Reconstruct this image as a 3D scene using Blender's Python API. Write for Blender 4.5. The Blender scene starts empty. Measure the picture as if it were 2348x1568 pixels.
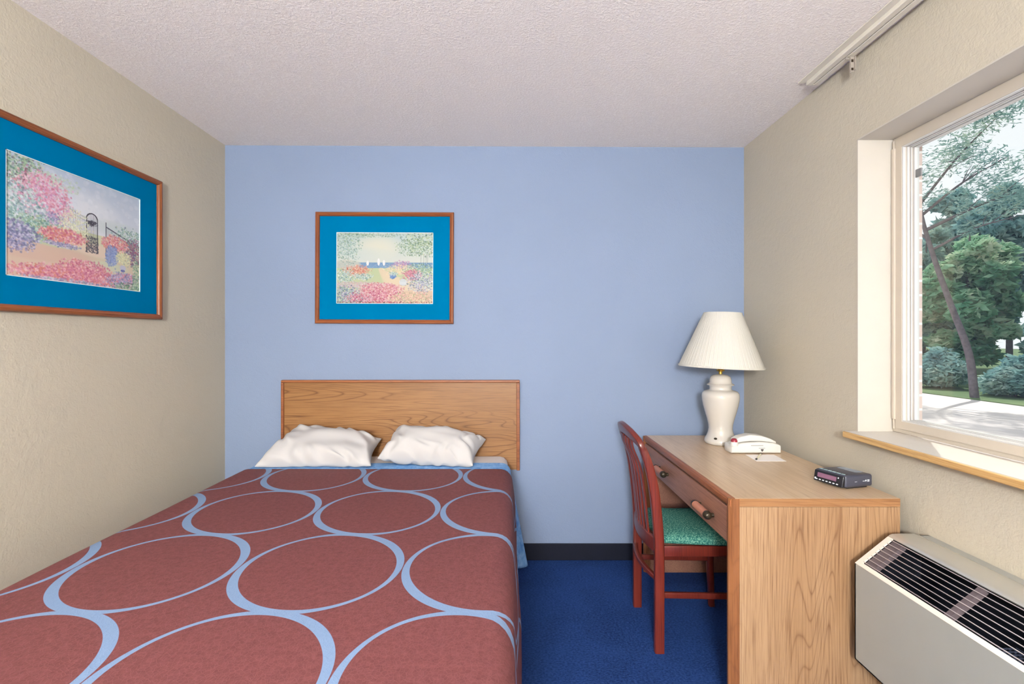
import bpy, bmesh, math, random
import numpy as np
from mathutils import Vector, Matrix, noise

# ------------------------------------------------------------------ camera, sky, sun, lights, exposure
S = bpy.context.scene
C = S.collection
PI = math.pi
F = 1080.0                      # focal length in pixels of the 2348 px wide frame
EYE = 1.305
cam_d = bpy.data.cameras.new('camera'); cam = bpy.data.objects.new('camera', cam_d); C.objects.link(cam)
cam.location = (0, 0, EYE); cam.rotation_euler = (PI/2, 0, 0)
cam_d.sensor_width = 36; cam_d.lens = F/2348*36
cam_d.shift_x = 5/2348; cam_d.shift_y = -8/2348
cam_d.clip_start = 0.05; cam_d.clip_end = 300
S.camera = cam
S.view_settings.view_transform = 'Standard'; S.view_settings.look = 'None'
S.view_settings.gamma = 1; S.view_settings.exposure = 0.2; S.view_settings.use_curve_mapping = False

w = bpy.data.worlds.new('sky'); S.world = w; w.use_nodes = True
bg = w.node_tree.nodes['Background']
bg.inputs[0].default_value = (0.97, 0.985, 1.0, 1); bg.inputs[1].default_value = .95

sun_d = bpy.data.lights.new('sun', 'SUN'); sun_d.energy = 4.0; sun_d.angle = 0.012; sun_d.color = (1, .95, .87)
sun = bpy.data.objects.new('sun', sun_d); C.objects.link(sun)
# light travels towards -x -y and steeply down
sd = Vector((-.16, -.22, -.40)).normalized()
sun.rotation_euler = sd.to_track_quat('-Z', 'Y').to_euler(); sun.location = (8, 8, 20)

FILL_CEIL = 24.0               # emission strength of the added ceiling fill light
FILL_GLOBE = 345.0              # emission strength of the added globe fill light
# portal that guides the sky's own light through the window opening (adds no light itself)
pd = bpy.data.lights.new('window_portal', 'AREA'); pd.shape = 'RECTANGLE'; pd.size = 1.57; pd.size_y = 1.15
pd.cycles.is_portal = True
po = bpy.data.objects.new('window_portal', pd); C.objects.link(po)
po.location = (1.60, 1.085, 1.517); po.rotation_euler = (PI/2, 0, PI/2)

# ------------------------------------------------------------------ helpers
def lin(c):
    c = c/255.0
    return c/12.92 if c <= .04045 else ((c+.055)/1.055)**2.4
def rgb(r, g, b): return (lin(r), lin(g), lin(b), 1)

class NT:
    """tiny node-tree builder"""
    def __init__(s, name, rough=.6, spec=.3):
        s.m = bpy.data.materials.new(name); s.m.use_nodes = True
        s.t = s.m.node_tree; s.p = s.t.nodes['Principled BSDF']
        s.p.inputs['Roughness'].default_value = rough
        s.p.inputs['Specular IOR Level'].default_value = spec
    def n(s, typ, **kw):
        x = s.t.nodes.new(typ)
        for k, v in kw.items(): setattr(x, k, v)
        return x
    def l(s, a, b): s.t.links.new(a, b)
    def put(s, sock, v):
        if isinstance(v, (int, float)): sock.default_value = v
        elif isinstance(v, tuple): sock.default_value = v
        else: s.l(v, sock)
    def M(s, op, a, b=None, c=None, clamp=False):
        x = s.n('ShaderNodeMath', operation=op); x.use_clamp = clamp
        s.put(x.inputs[0], a)
        if b is not None: s.put(x.inputs[1], b)
        if c is not None: s.put(x.inputs[2], c)
        return x.outputs[0]
    def co(s, kind='Object', scale=(1, 1, 1), loc=(0, 0, 0), rot=(0, 0, 0)):
        c = s.n('ShaderNodeTexCoord'); mp = s.n('ShaderNodeMapping')
        s.l(c.outputs[kind], mp.inputs[0]); mp.inputs['Scale'].default_value = scale
        mp.inputs['Location'].default_value = loc; mp.inputs['Rotation'].default_value = rot
        return mp.outputs[0]
    def noise(s, vec, scale, detail=3, rough=.5, dist=0):
        x = s.n('ShaderNodeTexNoise'); s.l(vec, x.inputs['Vector'])
        x.inputs['Scale'].default_value = scale; x.inputs['Detail'].default_value = detail
        x.inputs['Roughness'].default_value = rough; x.inputs['Distortion'].default_value = dist
        return x.outputs[0]
    def ramp(s, fac, stops):
        x = s.n('ShaderNodeValToRGB'); s.l(fac, x.inputs[0]); e = x.color_ramp.elements
        while len(e) < len(stops): e.new(.5)
        for i, (p, c) in enumerate(stops): e[i].position = p; e[i].color = c
        return x.outputs[0]
    def mix(s, fac, a, b, mode='MIX'):
        x = s.n('ShaderNodeMix', data_type='RGBA', blend_type=mode)
        s.put(x.inputs[0], fac); s.put(x.inputs[6], a); s.put(x.inputs[7], b)
        return x.outputs[2]
    def bump(s, h, strength=.3, dist=.01):
        b = s.n('ShaderNodeBump'); b.inputs['Strength'].default_value = strength
        b.inputs['Distance'].default_value = dist; s.put(b.inputs['Height'], h)
        s.l(b.outputs[0], s.p.inputs['Normal'])
    def col(s, v): s.put(s.p.inputs['Base Color'], v); return s

def plain(name, c, rough=.5, spec=.4, metal=0, var=.05, scale=12, bump=0):
    s = NT(name, rough, spec); s.p.inputs['Metallic'].default_value = metal
    n = s.noise(s.co(), scale, 4)
    d = tuple(x*(1-var) for x in c[:3])+(1,); b = tuple(min(1, x*(1+var)) for x in c[:3])+(1,)
    s.col(s.ramp(n, [(.3, d), (.7, b)]))
    if bump: s.bump(s.noise(s.co(), scale*12, 4), bump, .004)
    return s.m

def painted_wall(name, c):
    s = NT(name, .75, .18)
    n = s.noise(s.co(), 1.2, 2)
    s.col(s.ramp(n, [(.3, tuple(x*.97 for x in c[:3])+(1,)), (.7, tuple(min(1, x*1.03) for x in c[:3])+(1,))]))
    a = s.noise(s.co(), 45, 4, .6, .4); b = s.noise(s.co(), 160, 3)
    s.bump(s.M('ADD', a, s.M('MULTIPLY', b, .5)), .45, .004)
    return s.m

def wood(name, light, mid, dark, axis=0, cathedral=.5, rough=.42, seed=0.0, freq=1.0, spec=.4):
    """axis: direction of the grain"""
    s = NT(name, rough, spec)
    sc = [1.0, 1.0, 1.0]; sc[axis] = .07
    v = s.co(scale=tuple(sc), loc=(seed, seed*.7, seed*1.3))
    broad = s.noise(v, 9*freq, 3, .5, .3)
    sc2 = [1.0, 1.0, 1.0]; sc2[axis] = .13
    v2 = s.co(scale=tuple(sc2), loc=(seed*2, seed, seed))
    field = s.noise(v2, 4.2*freq, 2, .45, .3)
    rings = s.M('ABSOLUTE', s.M('SINE', s.M('MULTIPLY', field, 120)))
    line = s.M('POWER', s.M('SUBTRACT', 1, rings), 4)
    sc3 = [1.0, 1.0, 1.0]; sc3[axis] = .025
    pores = s.noise(s.co(scale=tuple(sc3)), 210*freq, 3, .6)
    base = s.ramp(broad, [(.3, mid), (.68, light)])
    mask = s.M('MULTIPLY', line, s.M('MULTIPLY', s.ramp(s.noise(s.co(scale=tuple(sc2), loc=(9+seed, 3, 1)), 2.6*freq, 1), [(.44, (.12, .12, .12, 1)), (.58, (1, 1, 1, 1))]), cathedral))
    c1 = s.mix(mask, base, dark)
    c2 = s.mix(s.ramp(pores, [(.46, (0, 0, 0, 1)), (.7, (.62, .62, .62, 1))]), c1, dark)
    s.col(c2)
    s.bump(pores, .12, .002)
    return s.m

class MB:
    """collects shapes and links them as ONE mesh object"""
    def __init__(s): s.v = []; s.f = []; s.mi = []; s.uv = {}
    def add(s, vs, fs, mi=0):
        o = len(s.v); s.v += [tuple(v) for v in vs]; s.f += [tuple(i+o for i in f) for f in fs]; s.mi += [mi]*len(fs); return s
    def box(s, x0, x1, y0, y1, z0, z1, mi=0, bev=0):
        if bev > 0:
            bm = bmesh.new(); bmesh.ops.create_cube(bm, size=1)
            for v in bm.verts: v.co = Vector(((x0+x1)/2+v.co.x*(x1-x0), (y0+y1)/2+v.co.y*(y1-y0), (z0+z1)/2+v.co.z*(z1-z0)))
            bmesh.ops.bevel(bm, geom=bm.edges[:], offset=bev, segments=3, affect='EDGES', profile=.5)
            bm.verts.index_update()
            s.add([v.co.copy() for v in bm.verts], [[v.index for v in f.verts] for f in bm.faces], mi); bm.free(); return s
        return s.add([(x0, y0, z0), (x1, y0, z0), (x1, y1, z0), (x0, y1, z0), (x0, y0, z1), (x1, y0, z1), (x1, y1, z1), (x0, y1, z1)],
                     [(0, 3, 2, 1), (4, 5, 6, 7), (0, 1, 5, 4), (1, 2, 6, 5), (2, 3, 7, 6), (3, 0, 4, 7)], mi)
    def prism(s, poly, axis, a, b, mi=0):
        """poly: 2-D points in the plane across axis; extruded from a to b"""
        def P(p, t):
            return (t, p[0], p[1]) if axis == 0 else ((p[0], t, p[1]) if axis == 1 else (p[0], p[1], t))
        n = len(poly); vs = [P(p, a) for p in poly]+[P(p, b) for p in poly]
        fs = [tuple(range(n))[::-1], tuple(range(n, 2*n))]+[(i, (i+1) % n, n+(i+1) % n, n+i) for i in range(n)]
        return s.add(vs, fs, mi)
    def lathe(s, prof, c=(0, 0, 0), n=48, mi=0, rib=0, ribn=0):
        vs = []; fs = []
        for (r, z) in prof:
            for k in range(n):
                a = 2*PI*k/n; rr = r*(1+(rib*math.cos(a*ribn) if ribn else 0))
                vs.append((c[0]+rr*math.cos(a), c[1]+rr*math.sin(a), c[2]+z))
        for i in range(len(prof)-1):
            for k in range(n):
                k2 = (k+1) % n; fs.append((i*n+k, i*n+k2, (i+1)*n+k2, (i+1)*n+k))
        return s.add(vs, fs, mi)
    def tube(s, pts, r, n=10, mi=0, rad=None, flat=None, cap=True, ref=(0, 1, 0)):
        """swept section; flat=(w,h) gives a rounded rectangle, w along ref"""
        P = [Vector(p) for p in pts]; vs = []; fs = []
        for i, p in enumerate(P):
            t = (P[min(i+1, len(P)-1)]-P[max(i-1, 0)]).normalized()
            a = Vector(ref); a = (a-t*a.dot(t))
            if a.length < 1e-4: a = t.orthogonal()
            a.normalize(); b = t.cross(a)
            rr = rad[i] if rad else r
            for k in range(n):
                th = 2*PI*(k+.5)/n; cx, cy = math.cos(th), math.sin(th)
                if flat:
                    e = .35; fw = flat(i/(len(P)-1)) if callable(flat) else flat
                    cx = math.copysign(abs(cx)**e, cx)*fw[0]/2; cy = math.copysign(abs(cy)**e, cy)*fw[1]/2
                    vs.append(p+a*cx+b*cy)
                else: vs.append(p+a*cx*rr+b*cy*rr)
        for i in range(len(P)-1):
            for k in range(n):
                k2 = (k+1) % n; fs.append((i*n+k, i*n+k2, (i+1)*n+k2, (i+1)*n+k))
        if cap: fs.append(tuple(range(n))[::-1]); fs.append(tuple(range((len(P)-1)*n, len(P)*n)))
        return s.add(vs, fs, mi)
    def build(s, name, mats, parent=None, smooth=None, loc=None):
        me = bpy.data.meshes.new(name); me.from_pydata([tuple(v) for v in s.v], [], s.f); me.update()
        if not isinstance(mats, (list, tuple)): mats = [mats]
        for m in mats: me.materials.append(m)
        me.polygons.foreach_set('material_index', s.mi)
        bm = bmesh.new(); bm.from_mesh(me); bmesh.ops.recalc_face_normals(bm, faces=bm.faces[:]); bm.to_mesh(me); bm.free()
        if smooth is not None:
            me.polygons.foreach_set('use_smooth', [True]*len(me.polygons)); me.set_sharp_from_angle(angle=math.radians(smooth))
        o = bpy.data.objects.new(name, me); C.objects.link(o)
        if parent: 
            o.parent = parent; o.matrix_parent_inverse = Matrix.Translation(parent.location).inverted() if parent.type == 'EMPTY' else Matrix()
        if loc: o.location = loc
        return o

def cr(pts, n=8):
    """Catmull-Rom through points"""
    P = [Vector(p) for p in pts]; P = [P[0]*2-P[1]]+P+[P[-1]*2-P[-2]]; out = []
    for i in range(1, len(P)-2):
        for k in range(n):
            t = k/n; a, b, c, d = P[i-1:i+3]
            out.append(.5*((2*b)+(c-a)*t+(2*a-5*b+4*c-d)*t*t+(3*b-a-3*c+d)*t**3))
    out.append(P[-2]); return out

def tag(o, label=None, cat=None, group=None, kind=None):
    if label: o['label'] = label
    if cat: o['category'] = cat
    if group: o['group'] = group
    if kind: o['kind'] = kind
    return o
def thing(name, label, cat, loc=(0, 0, 0), group=None, kind=None):
    o = bpy.data.objects.new(name, None); C.objects.link(o); o.location = loc; o.empty_display_size = .1
    return tag(o, label, cat, group, kind)
def obj(name, mb, mats, parent=None, smooth=None, label=None):
    o = mb.build(name, mats, parent, smooth)
    if label: o['label'] = label
    return o
def struct(name, mb, mats, label=None, cat=None):
    o = mb.build(name, mats); return tag(o, label, cat, None, 'structure')

# ------------------------------------------------------------------ dimensions of the room
D = 2.78; XL = -1.681; XR = 1.382; YF = -2.6
ZL = 2.4453; ZR = 2.4324
WY0, WY1, WZ0, WZ1 = .30, 1.873, .937, 2.096      # window opening
XF = 1.519                                        # inner face of the window frame
XO = 1.64                                         # outside face of the right wall

m_blue = painted_wall('blue_wall_paint', rgb(130, 144, 170))
m_beige = painted_wall('beige_wall_paint', rgb(188, 179, 162))
m_trimw = plain('cream_trim_paint', rgb(188, 181, 171), .5, .3, var=.015)
m_frame = plain('beige_window_vinyl', rgb(188, 177, 163), .4, .4, var=.02)
m_white_vinyl = plain('white_window_vinyl', rgb(196, 194, 192), .35, .4, var=.02)

s = NT('popcorn_ceiling', .9, .1)
n1 = s.noise(s.co(), 105, 4, .65, .3); n2 = s.noise(s.co(), 260, 3)
s.col(s.ramp(n1, [(.3, rgb(240, 229, 223)), (.65, rgb(252, 243, 238))]))
s.bump(s.M('ADD', s.ramp(n1, [(.42, (0, 0, 0, 1)), (.62, (1, 1, 1, 1))]), s.M('MULTIPLY', n2, .4)), .5, .005)
m_ceil = s.m

s = NT('navy_carpet', .95, .1)
big = s.noise(s.co(), 3.5, 3, .6, .5); fine = s.noise(s.co(scale=(1, 1.6, 1)), 95, 5, .75)
c = s.ramp(big, [(.3, rgb(18, 36, 82)), (.7, rgb(32, 58, 116))])
s.col(s.mix(s.ramp(fine, [(.35, (0, 0, 0, 1)), (.7, (.8, .8, .8, 1))]), c, rgb(60, 96, 166)))
s.bump(fine, .9, .008); s.p.inputs['Sheen Weight'].default_value = .0
m_carpet = s.m
m_base = plain('navy_base_vinyl', rgb(12, 16, 32), .6, .3, var=.1, bump=.2)

# ------------------------------------------------------------------ room shell
struct('floor', MB().box(XL-.1, XR+.3, YF-.1, D+.1, -.1, 0), m_carpet, 'navy blue carpeted floor', 'floor')
mb = MB(); T = .1
xa, xb = XL-T, XO
def cz(x): return ZL+(ZR-ZL)*(x-XL)/(XR-XL)
mb.add([(xa, YF-T, cz(xa)), (xb, YF-T, cz(xb)), (xb, D+T, cz(xb)), (xa, D+T, cz(xa)), (xa, YF-T, 2.6), (xb, YF-T, 2.6), (xb, D+T, 2.6), (xa, D+T, 2.6)],
       [(0, 3, 2, 1), (4, 5, 6, 7), (0, 1, 5, 4), (1, 2, 6, 5), (2, 3, 7, 6), (3, 0, 4, 7)])
struct('ceiling', mb, m_ceil, 'off-white textured popcorn ceiling', 'ceiling')
struct('wall_back', MB().box(XL, XR, D, D+T, 0, 2.6), m_blue, 'periwinkle blue wall behind the bed', 'wall')
struct('wall_left', MB().box(XL-T, XL, YF-T, D+T, 0, 2.6), m_beige, 'beige wall on the left of the bed', 'wall')
struct('wall_front', MB().box(XL, XR, YF-T, YF, 0, 2.6), m_beige, 'beige wall behind the viewer', 'wall')
m_brick = NT('outdoor_brick', .85, .2)
br = m_brick.n('ShaderNodeTexBrick'); m_brick.l(m_brick.co(rot=(PI/2, 0, 0), scale=(1, 1, 1)), br.inputs[0])
br.inputs['Scale'].default_value = 4.4; br.inputs['Color1'].default_value = rgb(206, 186, 178); br.inputs['Color2'].default_value = rgb(192, 170, 162); br.inputs['Mortar'].default_value = rgb(222, 216, 212)
m_brick.col(br.outputs[0]); m_brick = m_brick.m
mb = MB()
XI = 1.58
for (a, b, m) in ((XR, XI, 0), (XI, XO, 1)):
    mb.box(a, b, YF-T, WY0, 0 if m == 0 else -.3, 2.6, m); mb.box(a, b, WY1, D+T, 0 if m == 0 else -.3, 2.6, m)
    mb.box(a, b, WY0, WY1, 0 if m == 0 else -.3, WZ0-.03, m); mb.box(a, b, WY0, WY1, WZ1, 2.6, m)
struct('wall_right', mb, [m_beige, m_brick], 'beige wall with the window on the right', 'wall')
struct('baseboard_back', MB().box(-.4, XR-.004, D-.012, D-.0005, 0.001, .098, bev=.003), m_base, 'dark navy baseboard under the blue wall', 'baseboard')
struct('baseboard_right', MB().box(XR-.012, XR-.0005, YF+.01, D-.014, 0.001, .098, bev=.003), m_base, 'dark navy baseboard under the window wall', 'baseboard')
# cream lining boards of the window recess
mb = MB(); e = .004
mb.box(XR-.001, XF, WY1-e, WY1+.001, WZ0, WZ1); mb.box(XR-.001, XF, WY0-.001, WY0+e, WZ0, WZ1)
mb.box(XR-.001, XF, WY0, WY1, WZ1-e, WZ1+.001)
struct('trim_1', mb, m_trimw, 'cream painted lining of the window recess', 'trim')

# ------------------------------------------------------------------ window
m_glass = bpy.data.materials.new('window_glass'); m_glass.use_nodes = True
t = m_glass.node_tree; t.nodes.clear()
o_ = t.nodes.new('ShaderNodeOutputMaterial'); mx = t.nodes.new('ShaderNodeMixShader'); tr = t.nodes.new('ShaderNodeBsdfTransparent')
gl = t.nodes.new('ShaderNodeBsdfGlossy'); gl.inputs['Roughness'].default_value = .0; fr = t.nodes.new('ShaderNodeMath'); fr.operation = 'MULTIPLY_ADD'; fr.inputs[1].default_value = .95; fr.inputs[2].default_value = .04
lw = t.nodes.new('ShaderNodeLayerWeight'); lw.inputs[0].default_value = .5; pw = t.nodes.new('ShaderNodeMath'); pw.operation = 'POWER'; pw.inputs[1].default_value = 5
t.links.new(lw.outputs['Facing'], pw.inputs[0]); t.links.new(pw.outputs[0], fr.inputs[0])
tr.inputs[0].default_value = (.96, .98, .98, 1)
t.links.new(fr.outputs[0], mx.inputs[0]); t.links.new(tr.outputs[0], mx.inputs[1]); t.links.new(gl.outputs[0], mx.inputs[2]); t.links.new(mx.outputs[0], o_.inputs[0])

win = thing('window_1', 'large picture window in beige vinyl frame', 'window', (XF, 1.08, WZ0), kind='structure')
def ring_frame(mb, x0, x1, y0, y1, z0, z1, wd, mi=0):
    mb.box(x0, x1, y0, y0+wd, z0, z1, mi); mb.box(x0, x1, y1-wd, y1, z0, z1, mi)
    mb.box(x0, x1, y0+wd, y1-wd, z0, z0+wd, mi); mb.box(x0, x1, y0+wd, y1-wd, z1-wd, z1, mi)
mb = MB()
y0, y1, z0, z1 = WY0+.001, WY1-.001, WZ0+.001, WZ1-.001
ring_frame(mb, XF+.003, XF+.060, y0, y1, z0, z1, .020)                  # outer flange
ring_frame(mb, XF-.002, XF+.058, y0+.018, y1-.018, z0+.016, z1-.016, .030)
mb.box(XF-.009, XF, y1-.020, y1-.006, z0+.05, z1-.042, bev=.002)      # vertical cover strip at the far jamb
mb.box(XF-.006, XF, y1-.014, y1-.010, z0+.012, z1-.012)
obj('window_frame', mb, m_frame, win)
mb = MB()
q0, q1, r0, r1 = y0+.0475, y1-.0475, z0+.0455, z1-.0455
ring_frame(mb, XF+.000, XF+.010, q0, q1, r0, r1, .005)
ring_frame(mb, XF+.018, XF+.026, q0, q1, r0, r1, .004)
ring_frame(mb, XF+.030, XF+.034, q0, q1, r0, r1, .007)
ring_frame(mb, XF+.042, XF+.060, q0, q1, r0, r1, .008)
obj('window_sash', mb, m_white_vinyl, win)
obj('glass_pane', MB().box(XF+.050, XF+.054, q0+.004, q1-.004, r0+.004, r1-.004), m_glass, win)
mb = MB(); mb.box(XF+.044, XF+.0495, q1-.034, q1-.009, 1.925, 1.955, bev=.001)
obj('sensor_tag', mb, plain('grey_plastic', rgb(120, 120, 122), .5), win, label='small grey square tag stuck on the glass')
m_sill_top = plain('cream_laminate', rgb(204, 197, 188), .35, .4, var=.02)
m_oak_edge = wood('oak_edge', rgb(214, 178, 122), rgb(190, 150, 96), rgb(140, 98, 56), axis=1, cathedral=.3, seed=3)
mb = MB(); mb.box(1.337, XF+.002, WY0-.06, WY1+.006, WZ0-.024, WZ0, 0)
mb.v = [(max(x, XR+.0005) if (y > WY1 and False) else x, y, z) for x, y, z in mb.v]
mb.box(1.325, 1.3365, WY0-.06, WY1+.006, WZ0-.024, WZ0-.0005, 1, bev=.005)
mb.box(1.3366, XR-.0005, WY0-.06, WY1+.006, WZ0-.0245, WZ0-.020, 1)
sill = obj('window_sill', mb, [m_sill_top, m_oak_edge], win, label='cream laminate sill with oak front edge')

# curtain track
m_track = plain('ivory_track_metal', rgb(222, 214, 200), .4, .4, var=.03)
m_slot = plain('dark_slot', rgb(50, 38, 26), .7, .2)
ct = thing('curtain_track', 'ivory curtain track on the ceiling above the window', 'curtain track', (1.33, 1.2, ZR))
zc = ZR-.0005
mb = MB(); mb.box(1.298, 1.323, -.6, 2.06, zc-.020, zc, bev=.003); mb.box(1.327, 1.353, -.6, 2.06, zc-.020, zc, bev=.003)
mb.box(1.298, 1.353, 2.056, 2.062, zc-.020, zc)
mb.box(1.270, 1.298, -.6, 2.075, zc-.004, zc)
obj('rail', mb, m_track, ct)
obj('slot', MB().box(1.3232, 1.3268, -.6, 2.054, zc-.014, zc-.006), m_slot, ct)
mb = MB()
mb.tube([(1.325, 1.852, zc-.012), (1.325, 1.852, zc-.028), (1.337, 1.846, zc-.030)], .0035, 8)
mb.box(1.3300, 1.3480, 1.842, 1.846, zc-.082, zc-.024, bev=.0015)
mb.box(1.3455, 1.3485, 1.834, 1.8415, zc-.080, zc-.026); mb.box(1.3290, 1.3310, 1.836, 1.8415, zc-.092, zc-.030)
mb.box(1.3350, 1.3430, 1.8405, 1.8418, zc-.046, zc-.036, 1); mb.box(1.3350, 1.3430, 1.8405, 1.8418, zc-.078, zc-.069, 1)
obj('carrier', mb, [plain('grey_carrier_metal', rgb(176, 166, 156), .35, .5, .3), m_slot], ct, label='small grey carrier hanging from the track')

# ------------------------------------------------------------------ headboard
m_head = wood('headboard_oak', rgb(152, 110, 68), rgb(132, 90, 50), rgb(98, 60, 30), axis=0, cathedral=.95, seed=5.3)
m_headtrim = wood('headboard_trim_oak', rgb(150, 92, 54), rgb(124, 68, 36), rgb(84, 42, 22), axis=0, cathedral=.2, seed=1)
HX0, HX1, HZ0, HZ1 = -1.336, .058, .535, 1.062
hb = thing('headboard', 'oak panel headboard fixed to the blue wall behind the pillows', 'headboard', ((HX0+HX1)/2, D-.02, HZ0))
obj('panel', MB().box(HX0+.012, HX1-.012, D-.022, D-.001, HZ0+.002, HZ1-.012), m_head, hb)
mb = MB(); wd = .015
mb.box(HX0, HX1, D-.034, D-.001, HZ1-wd, HZ1, bev=.004); mb.box(HX0, HX0+wd, D-.034, D-.001, HZ0, HZ1-wd, bev=.003)
mb.box(HX1-wd-.004, HX1, D-.034, D-.001, HZ0, HZ1-wd, bev=.003)
obj('edge_trim', mb, m_headtrim, hb, label='reddish oak edge trim')

# ------------------------------------------------------------------ bed
BT = .630; BX0, BX1 = -1.372, -.012; BY0, BY1 = .84, 2.742
m_sheet = plain('white_sheet', rgb(236, 232, 230), .8, .15, var=.01)
bed = thing('bed', 'full size bed against the beige wall, made up in brown and blue', 'bed', ((BX0+BX1)/2, 1.8, 0))
mb = MB(); mb.box(BX0, BX1, BY0, BY1, .36, BT, bev=.045)
obj('mattress', mb, m_sheet, bed, 60)
obj('box_spring', MB().box(BX0+.01, BX1-.01, BY0+.01, BY1-.005, .15, .358, bev=.02), plain('box_spring_ticking', rgb(205, 205, 210), .8), bed, 60)
m_steel = plain('dark_steel', rgb(50, 48, 48), .4, .5, .7)
for x in (BX0+.06, BX1-.06):
    for y in (BY0+.08, BY1-.1): obj('leg', MB().lathe([(0, 0), (.022, 0), (.022, .03), (.018, .149), (0, .149)], (x, y, 0), 16), m_steel, bed)

def fold(y, s_, amp):
    return amp*(noise.noise(Vector((y*2.3, s_*1.5, 1.7)))+.5*noise.noise(Vector((y*6.0, s_*3.1, 4.2))))

def drape(name, y0, y1, left, right, thick, mat, ny=160, lift=0.0, wob=.006, topz=BT):
    """cloth over the mattress: left/right are lists of (x, z) going outward/down from the top edge; UV = unfolded cloth"""
    top = [(x, topz+lift) for x in np.linspace(left[0][0]+.0, right[0][0], 60)]
    prof = [p for p in left[::-1]][:-1]+top+right[1:]
    # resample the profile
    P = [Vector((p[0], 0, p[1])) for p in prof]
    L = [0]
    for i in range(1, len(P)): L.append(L[-1]+(P[i]-P[i-1]).length)
    # arc parameter equals x where the cloth is flat
    k0 = min(range(len(P)), key=lambda i: abs(P[i].x+.6)); off = P[k0].x-L[k0]
    n = 150; ss = np.linspace(0, L[-1], n)
    xs = np.interp(ss, L, [p.x for p in P]); zs = np.interp(ss, L, [p.z for p in P])
    mb = MB(); vs = []; uv = []
    for j in range(ny+1):
        fy = j/ny
        for i in range(n):
            x, z, u = xs[i], zs[i], ss[i]+off
            ya = y0(u, z) if callable(y0) else y0; yb = y1(u, z) if callable(y1) else y1
            y = ya+(yb-ya)*fy
            side = max(0, min(1, (topz-.03-z)/.25))
            if x > -.6: dx = side*fold(y, 0, .022)+0*side
            else: dx = side*fold(y+5, 0, .009)
            dz = (1-side)*wob*.5*(noise.noise(Vector((x*3, y*3, 0)))+.4*noise.noise(Vector((x*9, y*7, 3))))
            if x > BX1-.10 and side == 0: dz *= .3
            vs.append((x+dx, y, z+dz)); uv.append((u, y))
    fs = [(j*n+i, j*n+i+1, (j+1)*n+i+1, (j+1)*n+i) for j in range(ny) for i in range(n-1)]
    me = bpy.data.meshes.new(name); me.from_pydata(vs, [], fs); me.update()
    ul = me.uv_layers.new(name='unfolded')
    li = np.zeros(len(me.loops), dtype=np.int32); me.loops.foreach_get('vertex_index', li)
    ul.data.foreach_set('uv', np.array(uv, dtype=np.float32)[li].ravel())
    me.polygons.foreach_set('use_smooth', [True]*len(me.polygons)); me.materials.append(mat)
    o = bpy.data.objects.new(name, me); C.objects.link(o)
    sm = o.modifiers.new('thickness', 'SOLIDIFY'); sm.thickness = thick; sm.offset = 1
    return o

# bedspread cloth with its printed rings
s = NT('brown_ring_bedspread', .72, .25)
uvn = s.n('ShaderNodeTexCoord'); sep = s.n('ShaderNodeSeparateXYZ'); s.l(uvn.outputs['UV'], sep.inputs[0])
U, V = sep.outputs[0], sep.outputs[1]
PX, PY, SH, RO = .475, .454, .042, .236
vv = s.M('DIVIDE', s.M('SUBTRACT', V, 1.368), PY)
masks = []
for dj in (0, 1):
    j = s.M('ADD', s.M('FLOOR', vv), float(dj))
    dy = s.M('MULTIPLY', s.M('SUBTRACT', vv, j), PY)
    uu = s.M('SUBTRACT', U, s.M('MULTIPLY_ADD', j, SH, -.548))
    dx = s.M('MULTIPLY', s.M('SUBTRACT', s.M('DIVIDE', uu, PX), s.M('ROUND', s.M('DIVIDE', uu, PX))), PX)
    r2 = s.M('ADD', s.M('MULTIPLY', dx, dx), s.M('MULTIPLY', dy, dy)); r = s.M('SQRT', r2)
    sin2 = s.M('DIVIDE', s.M('MULTIPLY', s.M('MULTIPLY', dx, dy), 2.0), s.M('MAXIMUM', r2, 1e-4))
    th = s.M('MULTIPLY_ADD', sin2, .0085, .0195)
    outer = s.M('MULTIPLY_ADD', s.M('SUBTRACT', RO, r), 900.0, .5, True)
    inner = s.M('MULTIPLY_ADD', s.M('SUBTRACT', r, s.M('SUBTRACT', RO, th)), 900.0, .5, True)
    masks.append(s.M('MULTIPLY', outer, inner))
ringm = s.M('MAXIMUM', masks[0], masks[1])
mp = s.n('ShaderNodeMapping'); s.l(uvn.outputs['UV'], mp.inputs[0]); uvv = mp.outputs[0]
vor = s.n('ShaderNodeTexVoronoi', feature='DISTANCE_TO_EDGE'); s.l(uvv, vor.inputs['Vector']); vor.inputs['Scale'].default_value = 105
crk = s.ramp(vor.outputs['Distance'], [(.0, (1, 1, 1, 1)), (.10, (0, 0, 0, 1))])
nz = s.noise(uvv, 60, 4, .6)
brown = s.mix(s.M('MULTIPLY', crk, .34), s.ramp(nz, [(.3, rgb(98, 53, 54)), (.7, rgb(116, 66, 67))]), rgb(132, 82, 82))
blue = s.mix(s.M('MULTIPLY', nz, .3), rgb(116, 141, 176), rgb(138, 157, 184))
s.col(s.mix(ringm, brown, blue)); s.bump(s.M('ADD', nz, s.M('MULTIPLY', crk, .2)), .25, .004)
m_spread = s.m

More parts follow.
